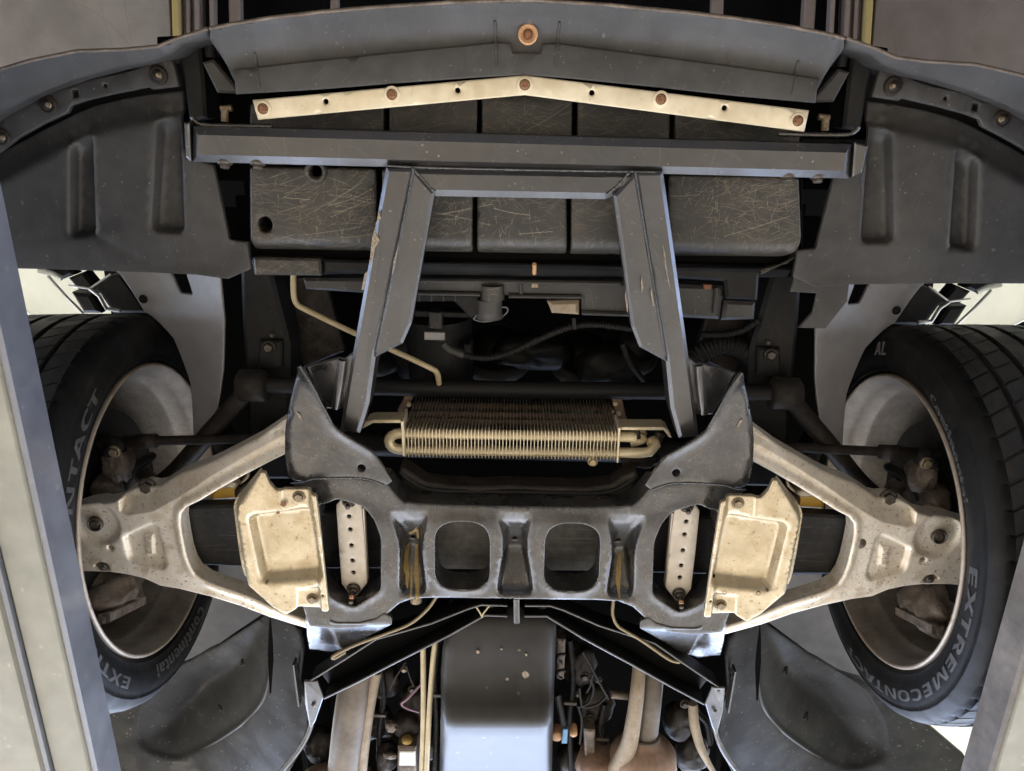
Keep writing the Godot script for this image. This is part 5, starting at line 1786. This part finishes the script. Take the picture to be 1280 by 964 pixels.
func face_at(r: float) -> float:     # how far out from the wheel's inner flange the sidewall stands at radius r
	for i in SIDEWALL.size() - 1:
		var a: Vector2 = SIDEWALL[i]
		var b: Vector2 = SIDEWALL[i + 1]
		if r >= a.y and r <= b.y: return lerpf(a.x, b.x, (r - a.y) / maxf(b.y - a.y, 1e-5))
	return 0.0
const SIDEWALL := [Vector2(0.006, 0.236), Vector2(0.001, 0.244), Vector2(-0.004, 0.250), Vector2(-0.0065, 0.2505), Vector2(-0.0065, 0.2525), Vector2(-0.006, 0.254), Vector2(-0.011, 0.264), Vector2(-0.0135, 0.275), Vector2(-0.0135, 0.285), Vector2(-0.011, 0.297), Vector2(-0.0085, 0.303), Vector2(-0.0095, 0.3045), Vector2(-0.0085, 0.306), Vector2(-0.004, 0.313), Vector2(0.003, 0.3195), Vector2(0.010, 0.3225)]

func wheels() -> void:
	for k in 2:
		var s := -1.0 if k == 0 else 1.0
		var w := node(car, "wheel", "left front wheel, dusty alloy rim in a black road tyre" if k == 0 else "right front wheel, dusty alloy rim in a black road tyre with chalk letters")
		w.position = Vector3(0.62 * s, 0.0, 0)
		w.rotation.y = -0.0274 if k == 0 else -0.0145
		var cy := 0.327
		# tyre: sidewall, shoulder and grooved tread, sipes cut into the shoulder ribs
		var st := begin()
		var prof := []
		for p in SIDEWALL: prof.append(p)
		var n_side := prof.size()
		var tread := [[0.016, 0.3245, 1], [0.030, 0.3262, 1], [0.046, 0.3268, 1], [0.0462, 0.319, 0], [0.056, 0.319, 0], [0.0562, 0.327, 2], [0.088, 0.3272, 2], [0.0882, 0.319, 0], [0.099, 0.319, 0], [0.0992, 0.3272, 3], [0.129, 0.3272, 3], [0.1292, 0.319, 0], [0.140, 0.319, 0], [0.1402, 0.3272, 2], [0.172, 0.327, 2], [0.1722, 0.319, 0], [0.182, 0.319, 0], [0.1822, 0.3268, 1], [0.198, 0.3262, 1], [0.212, 0.3245, 1], [0.219, 0.3222, 0], [0.226, 0.318, 0], [0.234, 0.30, 0], [0.234, 0.275, 0], [0.224, 0.245, 0]]
		var blocks := 62
		var cols := []
		for b in blocks:
			var a0 := TAU * b / blocks
			var d := TAU / blocks
			cols.append([a0, 0])
			cols.append([a0 + d * 0.84, 0])
			cols.append([a0 + d * 0.86, 1])
			cols.append([a0 + d * 0.95, 1])
			cols.append([a0 + d * 0.97, 0])
		var N := cols.size()
		var P := func(i: int, c: int) -> Vector3:
			var a: float = cols[c % N][0]
			var x: float
			var r: float
			if i < n_side:
				x = prof[i].x
				r = prof[i].y
			else:
				var t: Array = tread[i - n_side]
				x = t[0]
				r = t[1]
				if t[2] == 1 and cols[c % N][1] == 1: r -= 0.005
				if t[2] == 2 and cols[c % N][1] == 1: r -= 0.0035
				a += (x - 0.02) * (1.6 if t[2] != 0 else 1.6) * s
			return Vector3(s * x, cy + sin(a) * r, cos(a) * r)
		for i in n_side:
			st.set_smooth_group(1)
			for c in range(0, N, 1): quad(st, P.call(i, c), P.call(i, c + 1), P.call(i + 1, c + 1), P.call(i + 1, c))
		var ty := put(w, "tyre", st, M.rubber)
		st = begin()
		for i in range(n_side, n_side + tread.size() - 1):
			st.set_smooth_group(-1)
			for c in N: quad(st, P.call(i, c), P.call(i, c + 1), P.call(i + 1, c + 1), P.call(i + 1, c))
		put(w, "tread", st, M.tread_rubber)
		# rim
		st = begin()
		lathe(st, Vector3(0, cy, 0), Vector3(s, 0, 0), [Vector2(0.004, 0.244), Vector2(-0.0035, 0.2445), Vector2(-0.0065, 0.2425), Vector2(-0.0065, 0.2395), Vector2(-0.004, 0.2378)], 96)
		put(w, "rim_flange", st, M.rim_edge)
		st = begin()
		lathe(st, Vector3(0, cy, 0), Vector3(s, 0, 0), [Vector2(-0.004, 0.2378), Vector2(0.004, 0.233), Vector2(0.012, 0.229), Vector2(0.022, 0.2255), Vector2(0.040, 0.2245), Vector2(0.046, 0.219), Vector2(0.052, 0.2165), Vector2(0.09, 0.2165), Vector2(0.10, 0.2135), Vector2(0.15, 0.2125), Vector2(0.20, 0.216)], 96)
		put(w, "rim", st, M.rim_metal)
		st = begin()
		lathe(st, Vector3(0, cy, 0), Vector3(s, 0, 0), [Vector2(0.185, 0.216), Vector2(0.19, 0.19), Vector2(0.17, 0.08), Vector2(0.17, 0.001)], 48)
		put(w, "wheel_face", st, M.dark_plastic)
		for i in 10:
			var a := TAU * i / 10 + 0.2
			st = begin()
			bar(st, Vector3(s * 0.172, cy + sin(a) * 0.05, cos(a) * 0.05), Vector3(s * 0.176, cy + sin(a) * 0.212, cos(a) * 0.212), 0.03, 0.02, 0.004, Vector3(s, 0, 0))
			put(w, "spoke", st, M.rim_metal)
		# brake disc, shield, caliper, knuckle
		st = begin()
		lathe(st, Vector3(0, cy, 0), Vector3(s, 0, 0), [Vector2(0.120, 0.09), Vector2(0.088, 0.092), Vector2(0.088, 0.162), Vector2(0.112, 0.162), Vector2(0.112, 0.09)], 64)
		put(w, "brake_disc", st, M.iron)
		st = begin()
		lathe(st, Vector3(0, cy, 0), Vector3(s, 0, 0), [Vector2(0.080, 0.04), Vector2(0.076, 0.10), Vector2(0.078, 0.166), Vector2(0.084, 0.168)], 48)
		put(w, "dust_shield", st, M.dark_plastic)
		st = begin()
		blob(st, Vector3(s * 0.055, cy + 0.03, -0.01), Vector3(0.045, 0.06, 0.055), 51 + k, 0.16)
		blob(st, Vector3(s * 0.05, cy - 0.03, 0.05), Vector3(0.03, 0.04, 0.03), 53 + k, 0.2)
		blob(st, Vector3(s * 0.03, cy - 0.03, 0.095), Vector3(0.022, 0.024, 0.03), 55 + k, 0.2)
		put(w, "knuckle", st, M.dirty_casting)
		st = begin()
		tube(st, [Vector3(s * 0.045, cy - 0.02, 0.05), Vector3(s * 0.03, cy - 0.025, 0.10), Vector3(s * 0.028, cy - 0.027, 0.125)], [0.018, 0.014, 0.012], 14, 4)
		put(w, "steering_arm", st, M.iron)
		st = begin()
		lathe(st, Vector3(s * 0.028, cy - 0.06, 0.128), Vector3(0, 1, 0), [Vector2(0, 0.0001), Vector2(0, 0.008), Vector2(0.014, 0.008), Vector2(0.016, 0.015), Vector2(0.03, 0.017), Vector2(0.045, 0.013), Vector2(0.05, 0.0001)], 18)
		put(w, "joint_boot", st, M.hose)
		for q in [[0.02, -0.055, 0.128], [0.03, -0.07, 0.055], [0.012, -0.01, 0.02], [0.03, 0.045, -0.05]]:
			bolt(w, Vector3(s * q[0], cy + q[1], q[2]), 0.008, M.bolt_steel)
		st = begin()
		blob(st, Vector3(s * 0.075, cy - 0.075, -0.120), Vector3(0.05, 0.06, 0.034), 57 + k, 0.25)
		for i in 6:
			bar(st, Vector3(s * (0.028 + i * 0.013), cy - 0.15, -0.105 - i * 0.003), Vector3(s * (0.028 + i * 0.013), cy - 0.04, -0.15), 0.007, 0.016, 0.002, Vector3(0, 0, -1))
		put(w, "brake_caliper", st, M.dirty_casting)
		st = begin()
		tube(st, [Vector3(s * 0.04, cy + 0.05, 0.05), Vector3(s * 0.0, cy + 0.02, 0.085), Vector3(s * 0.01, cy - 0.02, 0.085), Vector3(s * 0.03, cy - 0.04, 0.05)], 0.007, 10, 6)
		put(w, "brake_hose", st, M.hose)
		# sidewall lettering
		if k == 1:
			arc_text(w, "tyre_lettering", "EXTREMECONTACT", 0.023, 0.274, deg_to_rad(74), deg_to_rad(184), s, 0, M.letter_rubber, cy)
			arc_text(w, "tyre_lettering", "Continental", 0.026, 0.258, deg_to_rad(19), deg_to_rad(56), s, 0, M.letter_rubber, cy)
			arc_text(w, "chalk_letters", "AL", 0.030, 0.276, deg_to_rad(-22), deg_to_rad(-14), s, 0, M.chalk, cy)
		else:
			arc_text(w, "tyre_lettering", "EXTREMECONTACT", 0.023, 0.274, deg_to_rad(226), deg_to_rad(334), s, 0, M.letter_rubber, cy)
			arc_text(w, "tyre_lettering", "Continental", 0.026, 0.262, deg_to_rad(164), deg_to_rad(206), s, 0, M.letter_rubber, cy)
